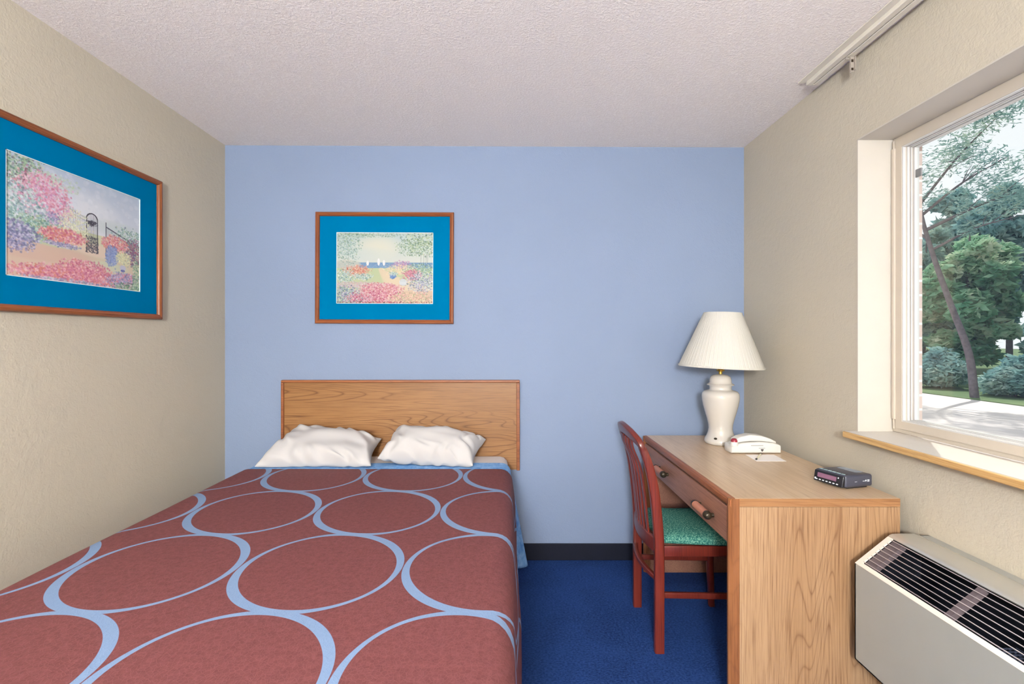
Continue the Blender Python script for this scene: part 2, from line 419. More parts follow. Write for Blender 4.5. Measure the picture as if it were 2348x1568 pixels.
def arc(cx, cz, r, a0, a1, n=8):
    return [(cx+r*math.cos(math.radians(a0+(a1-a0)*k/n)), cz+r*math.sin(math.radians(a0+(a1-a0)*k/n))) for k in range(n+1)]
SP = BT+.008
R1 = .06
right = arc(BX1-.038, SP-R1, R1, 90, 12)+[(BX1+.030, SP-.14), (BX1+.034, SP-.25), (BX1+.036, SP-.42), (BX1+.036, .09)]
left = arc(BX0+.045, SP-.07, .07, 90, 160)+[(BX0-.045, SP-.12), (BX0-.11, SP-.155), (BX0-.17, SP-.21), (BX0-.215, SP-.26), (BX0-.235, SP-.33), (BX0-.24, .25)]
left = [(x, z) for x, z in left]
sp = drape('bedspread', BY0-.03, lambda u, z: 2.398-.01*max(0, (SP-.1-z)), left, right, .003, m_spread, lift=.008, wob=.003)
tag(sp, 'brown bedspread printed with pale blue rings, spread over the bed', 'bedspread')

s = NT('blue_blanket', .85, .2)
nb = s.noise(s.co(), 26, 5, .7, .6)
s.col(s.ramp(nb, [(.35, rgb(84, 140, 204)), (.62, rgb(140, 182, 226))])); s.bump(nb, .3, .004)
m_blk = s.m
rightb = arc(BX1-.034, BT+.004-.05, .05, 90, 10)+[(BX1+.010, SP-.12), (BX1+.010, .065)]
leftb = arc(BX0+.045, BT+.004-.06, .06, 90, 170)+[(BX0-.02, SP-.15), (BX0-.02, .40)]
bl = drape('blanket', 2.2, lambda u, z: 2.535, leftb, rightb, .002, m_blk, lift=.0035, wob=.003)
for v in bl.data.vertices:        # the free end of the blanket flares away from the bed
    x, y, z = v.co
    if x > BX1-.02 and z < BT-.05:
        k = (BT-.05-z)/.47
        kk = max(0, min(1, (y-2.395)/.14)); kk = kk*kk*(3-2*kk)
        v.co.x = x+.086*k*kk
        v.co.z = z+k*(.02+.03*(1-kk))
tag(bl, 'light blue blanket showing between the bedspread and the pillows', 'blanket')

# pillows
m_pil = NT('white_pillowcase', .8, .15); m_pil.col(rgb(190, 187, 186))
m_pil.p.inputs['Subsurface Weight'].default_value = 0
m_pil = m_pil.m
def pillow(name, FL, FR, BR, BL, thick, seed, label, zmin=BT+.0085):
    n = 70; mb = MB(); vs = []; fs = []
    FL, FR, BR, BL = map(Vector, (FL, FR, BR, BL))
    def mid(u, v):
        a, b = (u+1)/2, (v+1)/2
        # straight edges bow slightly inward between pointed corners
        p = FL*(1-a)*(1-b)+FR*a*(1-b)+BR*a*b+BL*(1-a)*b
        c = (FL+FR+BR+BL)/4
        inw = .09*((1-u*u)*abs(v)**3+(1-v*v)*abs(u)**3)
        return p+(c-p)*inw*.9
    for sgn in (1, -1):
        for i in range(n+1):
            for j in range(n+1):
                u = math.sin((i/n-.5)*PI); v = math.sin((j/n-.5)*PI)
                p = mid(u, v); nrm = (FR-FL).cross(BL-FL).normalized()
                t_ = thick*((max(0, 1-abs(u)**3.2))**.42)*((max(0, 1-abs(v)**3.0))**.5)
                edge = 1-min(1, min(1-abs(v), 1-abs(u))/.55)
                wr = .015*edge*math.sin(17*u+7*v+2.2*noise.noise(Vector((u*2, v*2, seed)))*2+seed)*(1-abs(u)**8)
                wr += .012*noise.noise(Vector((u*2.1+seed, v*1.8, sgn*2)))
                t_ = t_*(1+.12*noise.noise(Vector((u*1.3, v*1.3, seed*3))))+wr*min(1, t_/.03)
                q = p+nrm*sgn*t_*(1 if sgn > 0 else .7)
                q.z = max(q.z, zmin+(.0 if sgn < 0 else .0012)); q.y = min(q.y, D-.037)
                vs.append(q)
    N = (n+1)*(n+1)
    for i in range(n):
        for j in range(n):
            a = i*(n+1)+j; fs.append((a, a+n+1, a+n+2, a+1)); fs.append((N+a, N+a+1, N+a+n+2, N+a+n+1))
    mb.add(vs, fs)
    # weld the seam
    me = bpy.data.meshes.new(name); me.from_pydata([tuple(v) for v in mb.v], [], mb.f)
    bm = bmesh.new(); bm.from_mesh(me); bmesh.ops.remove_doubles(bm, verts=bm.verts[:], dist=.0004)
    bmesh.ops.recalc_face_normals(bm, faces=bm.faces[:]); bm.to_mesh(me); bm.free()
    me.polygons.foreach_set('use_smooth', [True]*len(me.polygons)); me.materials.append(m_pil)
    o = bpy.data.objects.new(name, me); C.objects.link(o)
    return tag(o, label, 'pillow', 'white pillows at the head of the bed')
zb = BT+.015
pillow('pillow', (-1.315, 2.425, zb), (-.715, 2.425, zb+.004), (-.735, 2.700, .730), (-1.225, 2.715, .79), .092, 1.3,
       'white pillow on the left, under the left half of the headboard')
pillow('pillow', (-.690, 2.455, zb+.035), (-.190, 2.425, zb+.004), (-.135, 2.66, .735), (-.655, 2.705, .775), .098, 4.1,
       'white pillow on the right, nearer the desk')

# ------------------------------------------------------------------ framed pictures
class Paint:
    def __init__(s, W=420, H=300, seed=1):
        s.W, s.H = W, H; s.r = np.random.RandomState(seed); s.a = np.ones((H, W, 3))*200
        yy, xx = np.mgrid[0:H, 0:W]; s.X = xx/(W-1); s.Y = yy/(H-1)
    def vgrad(s, y0, y1, c0, c1):
        m = (s.Y >= y0) & (s.Y <= y1); t = np.clip((s.Y-y0)/(y1-y0+1e-6), 0, 1)[..., None]
        g = np.array(c0)*(1-t)+np.array(c1)*t; s.a[m] = g[m]
    def blob(s, cx, cy, rx, ry, c, op=1.0, soft=1.0):
        d = ((s.X-cx)/rx)**2+((s.Y-cy)/ry)**2; k = np.clip((1-d)*soft, 0, 1)[..., None]*op
        s.a = s.a*(1-k)+np.array(c)*k
    def daubs(s, n, cx, cy, rx, ry, cols, size=.010, op=.8, box=False):
        n = int(n*2.4); size *= .62; op *= .8
        for _ in range(n):
            if box: x = cx+(s.r.rand()*2-1)*rx; y = cy+(s.r.rand()*2-1)*ry
            else:
                q = 2*PI*s.r.rand(); h = s.r.rand()**.62*(1+.12*s.r.randn()); x = cx+rx*h*math.cos(q)*.88; y = cy+ry*h*math.sin(q)*.88
            if not (0 <= x < 1 and 0 <= y < 1): continue
            c = np.array(cols[s.r.randint(len(cols))])+s.r.randn()*9
            z = size*(.6+.8*s.r.rand()); i0, i1 = int(max(0, (x-z)*s.W)), int(min(s.W, (x+z)*s.W+1)); j0, j1 = int(max(0, (y-z)*s.H)), int(min(s.H, (y+z)*s.H+1))
            if i1 <= i0 or j1 <= j0: continue
            d = ((s.X[j0:j1, i0:i1]-x)/z)**2+((s.Y[j0:j1, i0:i1]-y)/z*.8)**2
            k = np.clip((1-d)*2, 0, 1)[..., None]*op
            s.a[j0:j1, i0:i1] = s.a[j0:j1, i0:i1]*(1-k)+c*k
    def line(s, x0, y0, x1, y1, c, wd=.003, op=.9):
        n = int(max(abs(x1-x0)*s.W, abs(y1-y0)*s.H)*2)+1
        for t in np.linspace(0, 1, n):
            x = x0+(x1-x0)*t; y = y0+(y1-y0)*t; i = int(x*(s.W-1)); j = int(y*(s.H-1)); h = max(0, int(wd*s.W/2))
            s.a[max(0, j-h):j+h+1, max(0, i-h):i+h+1] = s.a[max(0, j-h):j+h+1, max(0, i-h):i+h+1]*(1-op)+np.array(c)*op
GREENS = [(120, 160, 130), (150, 185, 150), (96, 140, 120), (176, 200, 150), (200, 215, 190)]
TEALS = [(130, 175, 170), (170, 205, 195), (105, 150, 150), (200, 222, 215)]
PINKS = [(214, 120, 150), (228, 150, 165), (196, 90, 130), (240, 185, 190), (226, 130, 130)]
CORAL = [(228, 130, 110), (236, 160, 130), (214, 110, 100), (244, 196, 170)]
LILAC = [(150, 140, 185), (176, 166, 205), (205, 196, 222), (120, 130, 170)]
WHITES = [(232, 235, 235), (210, 222, 228), (180, 205, 215)]
def seaside():
    p = Paint(seed=4)
    p.vgrad(0, .45, (190, 212, 216), (222, 226, 214)); p.blob(.42, .2, .28, .2, (236, 232, 205), .8)
    p.blob(.3, .3, .3, .12, (205, 222, 222), .5)
    p.vgrad(.42, .52, (110, 155, 205), (120, 165, 210)); p.daubs(160, .45, .46, .5, .04, [(150, 180, 215), (96, 140, 200)], .008, .5)
    p.vgrad(.5, 1.01, (196, 212, 160), (200, 205, 165))
    p.blob(.1, .45, .16, .07, (205, 205, 190), .9, 3)
    for (y, x, wx) in [(.52+.02*k, .46+.012*k+.0009*k*k, .03+.008*k+.0009*k*k) for k in range(24)]:
        p.blob(x, y, wx, .03, (236, 212, 178), .7, 3)
    p.blob(.85, .88, .28, .08, (222, 186, 160), .8, 2)
    p.daubs(420, .92, .14, .28, .22, GREENS+[(205, 215, 150), (90, 120, 90)], .011, .75); p.daubs(160, .78, .2, .18, .14, GREENS, .009, .7)
    p.daubs(260, .08, .12, .2, .3, TEALS+GREENS, .012, .6); p.daubs(120, .1, .3, .16, .2, TEALS, .010, .5); p.daubs(160, .3, .03, .5, .04, GREENS, .011, .5)
    for x in (.88, .91, .935, .95): p.line(x, .30, x-.005, .48, (70, 75, 70), .004, .8)
    p.line(.115, .12, .12, .5, (150, 150, 140), .003, .5)
    p.daubs(120, .68, .46, .12, .07, [(190, 130, 180), (214, 160, 195), (160, 140, 190)], .011); p.daubs(180, .66, .52, .18, .09, [(240, 215, 160), (244, 200, 170), (235, 228, 190)], .011)
    p.daubs(200, .20, .54, .16, .09, CORAL, .011); p.daubs(150, .08, .62, .12, .12, TEALS+WHITES, .011); p.daubs(110, .27, .62, .12, .05, TEALS+WHITES, .010)
    p.daubs(40, .585, .615, .034, .04, [(80, 125, 200), (110, 150, 215)], .013); p.daubs(40, .59, .58, .05, .03, WHITES+TEALS, .010)
    p.daubs(220, .88, .52, .2, .1, TEALS+GREENS, .011); p.daubs(160, .79, .6, .11, .09, PINKS, .012); p.daubs(360, .9, .7, .2, .16, LILAC+WHITES+[(90, 120, 130)], .011)
    p.blob(.69, .70, .04, .05, (216, 226, 234), 1, 8); p.line(.655, .655, .725, .655, (110, 130, 140), .004); p.line(.655, .74, .725, .74, (130, 160, 190), .004)
    for x in (.67, .69, .71): p.line(x, .67, x, .69, (70, 100, 120), .004)
    p.daubs(500, .2, .74, .4, .05, [(222, 170, 180), (210, 190, 205), (190, 200, 180)], .010, .7)
    p.daubs(700, .1, .9, .34, .16, LILAC+TEALS+[(90, 110, 150)], .011); p.daubs(500, .45, .80, .26, .10, PINKS+[(244, 205, 205)], .011)
    p.daubs(650, .42, .93, .34, .12, PINKS+[(190, 60, 110), (244, 205, 215)], .012); p.daubs(420, .78, .93, .26, .10, CORAL[3:]+[(240, 214, 170), (225, 160, 150), (160, 170, 130)], .011)
    p.daubs(120, .5, .99, 1, .02, [(70, 80, 70), (200, 80, 110)], .010, .7)
    for (x, h) in ((.32, .05), (.435, .085), (.49, .06)): p.blob(x, .455-h/2, .014, h/2+.012, (244, 244, 244), 1, 5)
    return p.a
def garden():
    p = Paint(seed=9)
    p.vgrad(0, .5, (178, 192, 214), (218, 220, 228)); p.blob(.55, .3, .3, .2, (226, 226, 232), .8)
    p.daubs(120, .5, .2, .8, .3, [(200, 208, 222), (222, 222, 230)], .03, .3)
    p.vgrad(.5, 1.01, (208, 214, 170), (222, 178, 162))
    p.blob(.8, .4, .3, .1, (190, 205, 200), .6)
    p.blob(.15, .76, .5, .1, (216, 178, 158), .9, 2); p.blob(.62, .66, .2, .07, (228, 200, 178), .9, 2); p.blob(.7, .8, .22, .06, (205, 216, 180), .7, 2); p.blob(.3, .66, .2, .05, (190, 210, 160), .8, 2)
    for k in range(17):          # fence left of the gate
        x = .36+.0105*k*1.0; yt = .27+.006*k; p.line(x, yt, x, .52+.004*k, (110, 105, 120), .002, .7)
    p.line(.34, .30, .54, .37, (100, 95, 110), .004, .8); p.line(.34, .33, .54, .40, (100, 95, 110), .003, .6)
    for k in range(11): x = .53+.0088*k; p.line(x, .36-.05*math.sin(PI*k/10), x, .66, (84, 78, 96), .002, .8)
    p.line(.53, .36, .53, .68, (60, 55, 70), .005, .9); p.line(.62, .38, .62, .68, (60, 55, 70), .005, .9)
    for k in range(14):
        a = PI*k/13; b = PI*(k+1)/13; p.line(.575-.045*math.cos(a), .37-.06*math.sin(a), .575-.045*math.cos(b), .37-.06*math.sin(b), (60, 55, 70), .005, .9)
    p.daubs(90, .575, .40, .05, .03, [(70, 65, 80)], .006, .8); p.daubs(170, .575, .61, .05, .08, [(70, 65, 80), (100, 100, 110)], .007, .8, True)
    for k in range(18): x = .70+.0125*k; p.line(x, .40+.006*k, x, .62, (90, 88, 108), .002, .7)
    p.line(.69, .40, .93, .50, (80, 78, 96), .005, .8); p.line(.69, .36, .69, .70, (80, 78, 96), .005, .8)
    p.daubs(480, .06, .12, .2, .3, GREENS+[(110, 100, 110), (170, 170, 180)], .012, .8); p.line(.12, .1, .08, .4, (140, 105, 120), .016, .8); p.daubs(160, .3, .12, .2, .08, GREENS[3:]+[(200, 214, 205)], .012, .5)
    p.daubs(800, .22, .32, .22, .26, PINKS[:2]+[(226, 170, 200), (214, 140, 190), (235, 190, 205)], .012); p.daubs(120, .28, .46, .12, .08, LILAC, .011)
    p.daubs(550, .06, .45, .22, .26, WHITES+TEALS+[(150, 170, 190)], .013); p.daubs(350, .2, .57, .2, .12, GREENS+TEALS, .012); p.daubs(240, .44, .48, .14, .18, [(226, 224, 180), (205, 215, 170), (236, 230, 200)], .010, .7)
    p.daubs(420, .04, .66, .18, .14, LILAC+[(110, 110, 150)], .012); p.daubs(360, .36, .59, .18, .08, CORAL+PINKS, .012); p.daubs(100, .35, .67, .14, .025, LILAC, .010)
    p.daubs(330, .9, .54, .18, .22, TEALS+GREENS+[(120, 130, 150)], .011, .8); p.daubs(200, .94, .6, .1, .16, [(150, 80, 110), (170, 100, 130), (110, 110, 150)], .010)
    p.daubs(280, .77, .55, .13, .09, CORAL+PINKS, .011); p.daubs(160, .74, .68, .06, .12, [(120, 140, 200), (150, 165, 210)], .012); p.daubs(120, .85, .68, .08, .08, [(232, 226, 170), (214, 214, 170)], .010)
    p.blob(.84, .78, .03, .03, (190, 190, 214), 1, 5); p.blob(.84, .81, .022, .014, (110, 110, 180), 1, 5)
    p.daubs(900, .45, .94, .5, .09, CORAL[:1]+PINKS, .013); p.daubs(400, .53, .86, .22, .1, PINKS, .012); p.daubs(480, .88, .92, .2, .1, LILAC+PINKS[:2], .012)
    p.daubs(220, .95, .98, .22, .06, GREENS+[(90, 110, 100)], .011); p.daubs(160, .97, .85, .04, .2, GREENS, .010, .7); p.daubs(200, .4, 1.0, .4, .03, LILAC+[(190, 200, 190)], .012)
    return p.a

s = NT('picture_print', .5, .2); at = s.n('ShaderNodeAttribute', attribute_name='print'); s.l(at.outputs['Color'], s.p.inputs['Base Color'])
m_print = s.m
m_mat = plain('turquoise_mat', rgb(0, 104, 150), .8, .0, var=.03, scale=5); 
m_matcore = plain('mat_core', rgb(200, 215, 215), .6)
m_pf = wood('picture_frame_wood', rgb(150, 88, 48), rgb(126, 66, 34), rgb(78, 38, 20), axis=0, cathedral=.3, seed=2, rough=.35)
m_pfv = wood('picture_frame_wood_upright', rgb(150, 88, 48), rgb(126, 66, 34), rgb(78, 38, 20), axis=2, cathedral=.3, seed=2, rough=.35)
def picture(W, H, pw, ph, label, art, tone=1.0):
    """built in the xz plane facing -y, centred; back at y=0"""
    t = thing('framed_picture', label, 'picture')
    fw = .024
    prof = [(0, -.001), (0, -.016), (.004, -.022), (.012, -.024), (.020, -.019), (fw, -.013), (fw, -.001)]
    mb = MB(); co = [(-W/2, -H/2), (W/2, -H/2), (W/2, H/2), (-W/2, H/2)]; n = len(prof)
    vs = []
    for (cx, cy) in co:
        for (d, y) in prof: vs.append((cx-math.copysign(d, cx), y, cy-math.copysign(d, cy)))
    for q in range(4):
        q2 = (q+1) % 4
        for k in range(n):
            k2 = (k+1) % n; mb.add([vs[q*n+k], vs[q*n+k2], vs[q2*n+k2], vs[q2*n+k]], [(0, 1, 2, 3)], q % 2)
    f = mb.build('frame', [m_pf, m_pfv], t)
    mb = MB(); iw, ih = W/2-fw, H/2-fw; e = .0015
    a, b = pw/2, ph/2
    for (x0, x1, z0, z1) in ((-iw, -a, -ih, ih), (a, iw, -ih, ih), (-a, a, -ih, -b), (-a, a, b, ih)): mb.box(x0, x1, -.0075, -.003, z0, z1, 0)
    mb.box(-a, -a+.003, -.0072, -.003, -b, b, 1); mb.box(a-.003, a, -.0072, -.003, -b, b, 1); mb.box(-a, a, -.0072, -.003, b-.003, b, 1); mb.box(-a, a, -.0072, -.003, -b, -b+.003, 1)
    mb.build('mat', [m_mat, m_matcore], t)
    Hh, Ww = art.shape[:2]
    xs = np.linspace(-a+.003, a-.003, Ww); zs = np.linspace(b-.003, -b+.003, Hh)
    gx, gz = np.meshgrid(xs, zs); V_ = np.stack([gx, np.full_like(gx, -.0045), gz], -1).reshape(-1, 3)
    idx = np.arange(Hh*Ww).reshape(Hh, Ww); F_ = np.stack([idx[:-1, :-1], idx[1:, :-1], idx[1:, 1:], idx[:-1, 1:]], -1).reshape(-1, 4)
    me = bpy.data.meshes.new('print'); me.from_pydata(V_.tolist(), [], F_.tolist()); me.update()
    ca = me.color_attributes.new('print', 'FLOAT_COLOR', 'POINT'); art = art*.8+art.mean(2, keepdims=True)*.2; c = np.clip(art*tone, 0, 255)/255.0
    c = np.where(c <= .04045, c/12.92, ((c+.055)/1.055)**2.4).reshape(-1, 3)
    ca.data.foreach_set('color', np.concatenate([c, np.ones((len(c), 1))], 1).astype(np.float32).ravel())
    me.materials.append(m_print); o = bpy.data.objects.new('print', me); C.objects.link(o); o.parent = t
    return t
def px(x, y, d): return ((x-1169)*d/F, d, EYE-(y-776)*d/F)
pic = picture(.813, .655, .570, .420, 'framed seaside garden print with sailboats hanging on the blue wall', seaside(), .82)
p0 = px(883, 615, D); pic.location = (p0[0], D-.0005, p0[2]); pic.rotation_euler = (0, math.radians(.25), 0)
pic2 = picture(.813, .660, .570, .420, 'framed garden gate print hanging on the beige left wall', garden(), .93)
# left wall: right outer edge at x=371 px
yr = F*1.681/(1169-371.5)
pic2.location = (XL+.0005, yr-.4285, EYE+(776-576.5)*yr/F); pic2.rotation_euler = (0, 0, PI/2)
# small local axes tilt, as hung
pic2.rotation_euler = (0, 0, PI/2)

# ------------------------------------------------------------------ desk
m_dtop = wood('desk_top_laminate', rgb(208, 184, 156), rgb(192, 164, 132), rgb(166, 134, 102), axis=1, cathedral=.25, rough=.3, seed=7, spec=.5)
m_dside = wood('desk_side_oak', rgb(168, 136, 104), rgb(150, 116, 84), rgb(100, 66, 42), axis=2, cathedral=.62, seed=14, rough=.4)
m_dedge = wood('desk_edge_oak', rgb(156, 98, 62), rgb(134, 76, 44), rgb(84, 42, 24), axis=1, cathedral=.3, seed=2, rough=.35)
m_dedgev = wood('desk_edge_oak_upright', rgb(138, 90, 56), rgb(114, 68, 40), rgb(72, 38, 22), axis=2, cathedral=.4, seed=2, rough=.35)
m_dband = wood('desk_edge_band', rgb(166, 126, 88), rgb(148, 106, 70), rgb(104, 66, 40), axis=0, cathedral=.5, seed=4, rough=.35)
m_oak_shaded = wood('desk_oak_shaded', rgb(156, 112, 92), rgb(138, 96, 80), rgb(100, 64, 52), axis=1, cathedral=.15, seed=6, rough=.4)  # same desk oak, darkened so the shade is painted into its colour
DX0, DX1, DY0, DY1, DZ = .750, 1.329, 1.604, 2.651, .76
desk = thing('desk', 'oak desk against the right wall with a long front drawer', 'desk', ((DX0+DX1)/2, 2.1, 0))
mb = MB()
mb.box(DX0+.018, DX1, DY0+.0005, DY1-.0005, DZ-.028, DZ, 0)
mb.box(DX0+.032, DX1, DY0-.0006, DY0+.0004, DZ-.0275, DZ-.0005, 2)
mb.box(DX0+.032, DX1, DY1-.0004, DY1+.0006, DZ-.0275, DZ-.0005, 2)
r = .018; poly = [(DX0+.0182, DZ-.032), (DX0+.006, DZ-.032), (DX0+.001, DZ-.026), (DX0, DZ-.018)]+[(DX0+.014-.014*math.cos(a), DZ-.014+.0145*math.sin(a)) for a in np.linspace(0, PI/2, 6)]+[(DX0+.0182, DZ+.0005)]
mb.prism(poly, 1, DY0+.003, DY1-.003, 1)
obj('desk_top', mb, [m_dtop, m_dedge, m_dband], desk)
def side_panel(y0, y1, near):
    mb = MB(); mb.box(DX0+.033, DX1, y0, y1, .001, DZ-.029, 0)
    mb.prism([(DX0+.032, y0-(.0012 if near else 0)), (DX0+.032, y1+(0 if near else .0012)), (DX0+.006, y1+(0 if near else .0012)), (DX0-.002, y1-.008), (DX0-.002, y0+.009), (DX0+.010, y0-(.0012 if near else 0))], 2, .001, DZ-.0335 if False else DZ-.001, 1)
    mb.box(DX0+.0322, DX0+.0328, y0+.0005, y1-.0005, .001, DZ-.03, 2)
    return mb
obj('side_panel', side_panel(DY0, DY0+.026, True), [m_dside, m_dedgev, m_slot], desk)
obj('side_panel', side_panel(DY1-.026, DY1, False), [m_oak_shaded, m_dedgev, m_slot], desk)  # kneehole shade painted in with the darkened oak
obj('back_panel', MB().box(DX1-.05, DX1-.03, DY0+.0265, DY1-.0265, .30, DZ-.0285), m_oak_shaded, desk)
# the drawer
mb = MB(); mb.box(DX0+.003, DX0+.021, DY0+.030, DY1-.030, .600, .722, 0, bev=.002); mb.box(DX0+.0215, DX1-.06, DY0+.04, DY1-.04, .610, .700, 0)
dr = obj('drawer', mb, m_oak_shaded, desk)
mb = MB(); mb.box(DX0+.006, DX0+.019, DY0+.0265, DY0+.0295, .60, .73); mb.box(DX0+.012, DX0+.020, DY0+.0265, DY1-.0265, .7225, .7275)
obj('drawer_gap', mb, m_slot, desk)
m_handle = plain('pink_wood_handle', rgb(176, 118, 96), .45, .3, var=.06)
m_brass_d = plain('dark_brass', rgb(58, 50, 38), .3, .5, .5)
for yc, zc_ in ((2.30, .658), (1.80, .652)):
    mb = MB(); xh = DX0-.020
    mb.tube([(xh, yc-.052, zc_), (xh, yc+.052, zc_)], .0150, 18, 0)
    for sg in (1, -1):
        mb.tube([(xh, yc+sg*.052, zc_), (xh, yc+sg*.060, zc_), (xh, yc+sg*.070, zc_), (xh, yc+sg*.073, zc_)], .015, 18, 1, rad=[.0158, .0158, .012, .007])
        mb.tube([(xh, yc+sg*.058, zc_), (DX0+.004, yc+sg*.058, zc_)], .008, 10, 1)
    h = mb.build('handle', [m_handle, m_brass_d], dr, 40); h['label'] = 'round wooden handle with dark brass end caps'

# ------------------------------------------------------------------ chair
m_cw = wood('red_mahogany', rgb(112, 43, 31), rgb(88, 31, 25), rgb(50, 18, 17), axis=2, cathedral=.2, rough=.28, seed=8, spec=.5)
s = NT('green_speckled_fabric', .95, .1)
v1 = s.noise(s.co(), 190, 3, .7); 
s.col(s.ramp(v1, [(.35, rgb(28, 78, 76)), (.5, rgb(56, 116, 106)), (.66, rgb(130, 172, 148))])); s.bump(v1, .5, .004)
m_seat = s.m
chair = thing('desk_chair', 'dark red wooden slat back chair with green seat pushed under the desk', 'chair', (.8, 2.13, 0))
YN, YFAR = 1.963, 2.300
for y, sg in ((YN, -1), (YFAR, 1)):
    pts = cr([(.622, y, .0), (.622, y, .22), (.622, y, .42), (.617, y, .52), (.605, y, .64), (.590, y, .73), (.571, y, .80), (.552, y-sg*.002, .85)], 8)
    def sec(t): return (.030, .040-.010*max(0, t-.6)/.4)
    obj('leg', MB().tube(pts, 0, 16, flat=sec), m_cw, chair, 50)
pts = cr([(.555, YN, .835), (.545, YN+.008, .865), (.533, YN+.05, .884), (.524, 2.07, .895), (.521, 2.13, .899), (.524, 2.19, .895), (.533, YFAR-.05, .884), (.545, YFAR-.008, .865), (.555, YFAR, .835)], 8)
mb = MB().tube(pts, 0, 16, flat=lambda t: (.024, .034+.020*math.sin(PI*t)), ref=(1, 0, 0.35))
obj('top_rail', mb, m_cw, chair, 50)
def bowed(z, bow, h, th, x0=.617):
    P = [(x0-bow*(1-((y-2.1315)/.1685)**2), y, z) for y in np.linspace(YN+.004, YFAR-.004, 15)]
    return MB().tube(P, 0, 16, flat=(th, h), ref=(1, 0, 0))
obj('back_rail', bowed(.438, .022, .062, .020), m_cw, chair, 50)
obj('stretcher', bowed(.305, .026, .020, .020, .615), m_cw, chair, 50)
for y in (2.045, 2.0885, 2.1315, 2.1745, 2.218):
    wd_ = .022 if y != 2.045 and y != 2.218 else .026
    k = 1-((y-2.1315)/.1685)**2
    xb = .617-.022*k; xt = .545-.024*k
    pts = cr([(xb, y, .455), (xb-.006, y, .52), (xb-.018, y, .64), (xb-.036, y, .75), (xt+.006, y, .83), (xt, y, .868)], 6)
    obj('slat', MB().tube(pts, 0, 14, flat=(wd_, .009)), m_cw, chair, 50)
# seat
def seat_poly(z, g=0):
    return [(.640-g, 1.975-g), (.80, 1.955-g), (.985+g, 1.945-g), (1.010+g, 1.965-g), (1.018+g, 2.13), (1.010+g, 2.30+g), (.985+g, 2.318+g), (.80, 2.308+g), (.640-g, 2.288+g)]
mb = MB(); layers = [(.446, -.004), (.452, .004), (.468, .003), (.478, -.012), (.485, -.045), (.489, -.09)]
base = seat_poly(0); cx_, cy_ = .83, 2.13; vs = []; fs = []
P0 = [Vector((a, b, 0)) for a, b in base]; loop = cr(P0+[P0[0]], 5)[:-1]; nl = len(loop)
for z, g in layers:
    for p in loop:
        d = Vector((p.x-cx_, p.y-cy_, 0)); L_ = d.length; q = Vector((cx_, cy_, 0))+d*((L_+g)/L_); vs.append((q.x, q.y, z))
for i in range(len(layers)-1):
    for k in range(nl): fs.append((i*nl+k, i*nl+(k+1) % nl, (i+1)*nl+(k+1) % nl, (i+1)*nl+k))
fs.append(tuple(range(nl))[::-1]); fs.append(tuple(range((len(layers)-1)*nl, len(layers)*nl))); mb.add(vs, fs)
obj('seat', mb, m_seat, chair, 60, 'green speckled fabric seat cushion')
mb = MB(); mb.box(.632, 1.0, 1.952, 1.970, .400, .444, bev=.003); mb.box(.632, 1.0, 2.294, 2.312, .400, .444, bev=.003); mb.box(.985, 1.003, 1.9705, 2.2935, .400, .444, bev=.003)
obj('seat_frame', mb, m_cw, chair, 40)
for y in (1.961, 2.303):
    obj('leg', MB().tube([(.985, y, 0), (.978, y, .2), (.975, y, .444)], 0, 14, flat=lambda t: (.026+.006*t, .026+.008*t)), m_cw, chair, 50)
    obj('side_stretcher', MB().tube([(.640, y, .238), (.965, y, .232)], 0, 14, flat=(.016, .024), ref=(0, 1, 0)), m_cw, chair, 50)

# ------------------------------------------------------------------ table lamp
lx, ly = 1.098, 2.455
m_cer = NT('cream_ceramic', .12, .5); m_cer.col(rgb(192, 186, 178)); m_cer.p.inputs['Coat Weight'].default_value = .5; m_cer = m_cer.m
lamp = thing('table_lamp', 'white ceramic ginger jar lamp with pleated shade on the desk', 'lamp', (lx, ly, DZ))
prof = [(0, 0.001), (.076, .001), (.079, .006), (.080, .014), (.076, .026), (.068, .040), (.061, .060), (.058, .080), (.060, .100), (.067, .130), (.077, .165), (.086, .200), (.091, .230), (.0915, .247), (.089, .260), (.082, .270), (.070, .276), (.056, .279), (.053, .284), (.054, .296), (.056, .302)]
obj('base', MB().lathe(prof, (lx, ly, DZ)), m_cer, lamp, 60)
prof = [(.056, .3025), (.066, .303), (.067, .307), (.060, .311), (.0535, .316), (.0525, .332), (.048, .346), (.036, .354), (.022, .358), (0, .360)]
obj('lid', MB().lathe(prof, (lx, ly, DZ)), m_cer, lamp, 60)
m_brass = plain('brass', rgb(206, 172, 84), .25, .5, .9)
mb = MB().lathe([(0, .3605), (.009, .3605), (.009, .372), (.019, .376), (.021, .382), (.013, .386), (.011, .400), (.016, .405), (.016, .440), (0, .440)], (lx, ly, DZ), 20)
mb.tube([(lx, ly, DZ+.43), (lx, ly, DZ+.672)], .0025, 8)
obj('neck', mb, m_brass, lamp, 40, 'brass neck and socket')
prof_sticker = MB()
def lathe_r(z):
    P = [(.079, .006), (.080, .014), (.076, .026), (.068, .040), (.061, .060), (.058, .080)]
    return np.interp(z, [p[1] for p in P], [p[0] for p in P])
vs = []; fs = []
a0 = -2.32
for k in range(17):
    th = 2*PI*k/16 if k < 16 else 0; rr = 1 if k < 16 else 0
    aa = a0+.12*rr*math.cos(th); zz = .034+.005*rr*math.sin(th); R_ = lathe_r(zz)+.0006; vs.append((lx+R_*math.cos(aa), ly+R_*math.sin(aa), DZ+zz))
for k in range(16): fs.append((k, (k+1) % 16, 16))
prof_sticker.add(vs, fs); st = obj('sticker', prof_sticker, m_brass_d, lamp, label='small dark oval sticker')
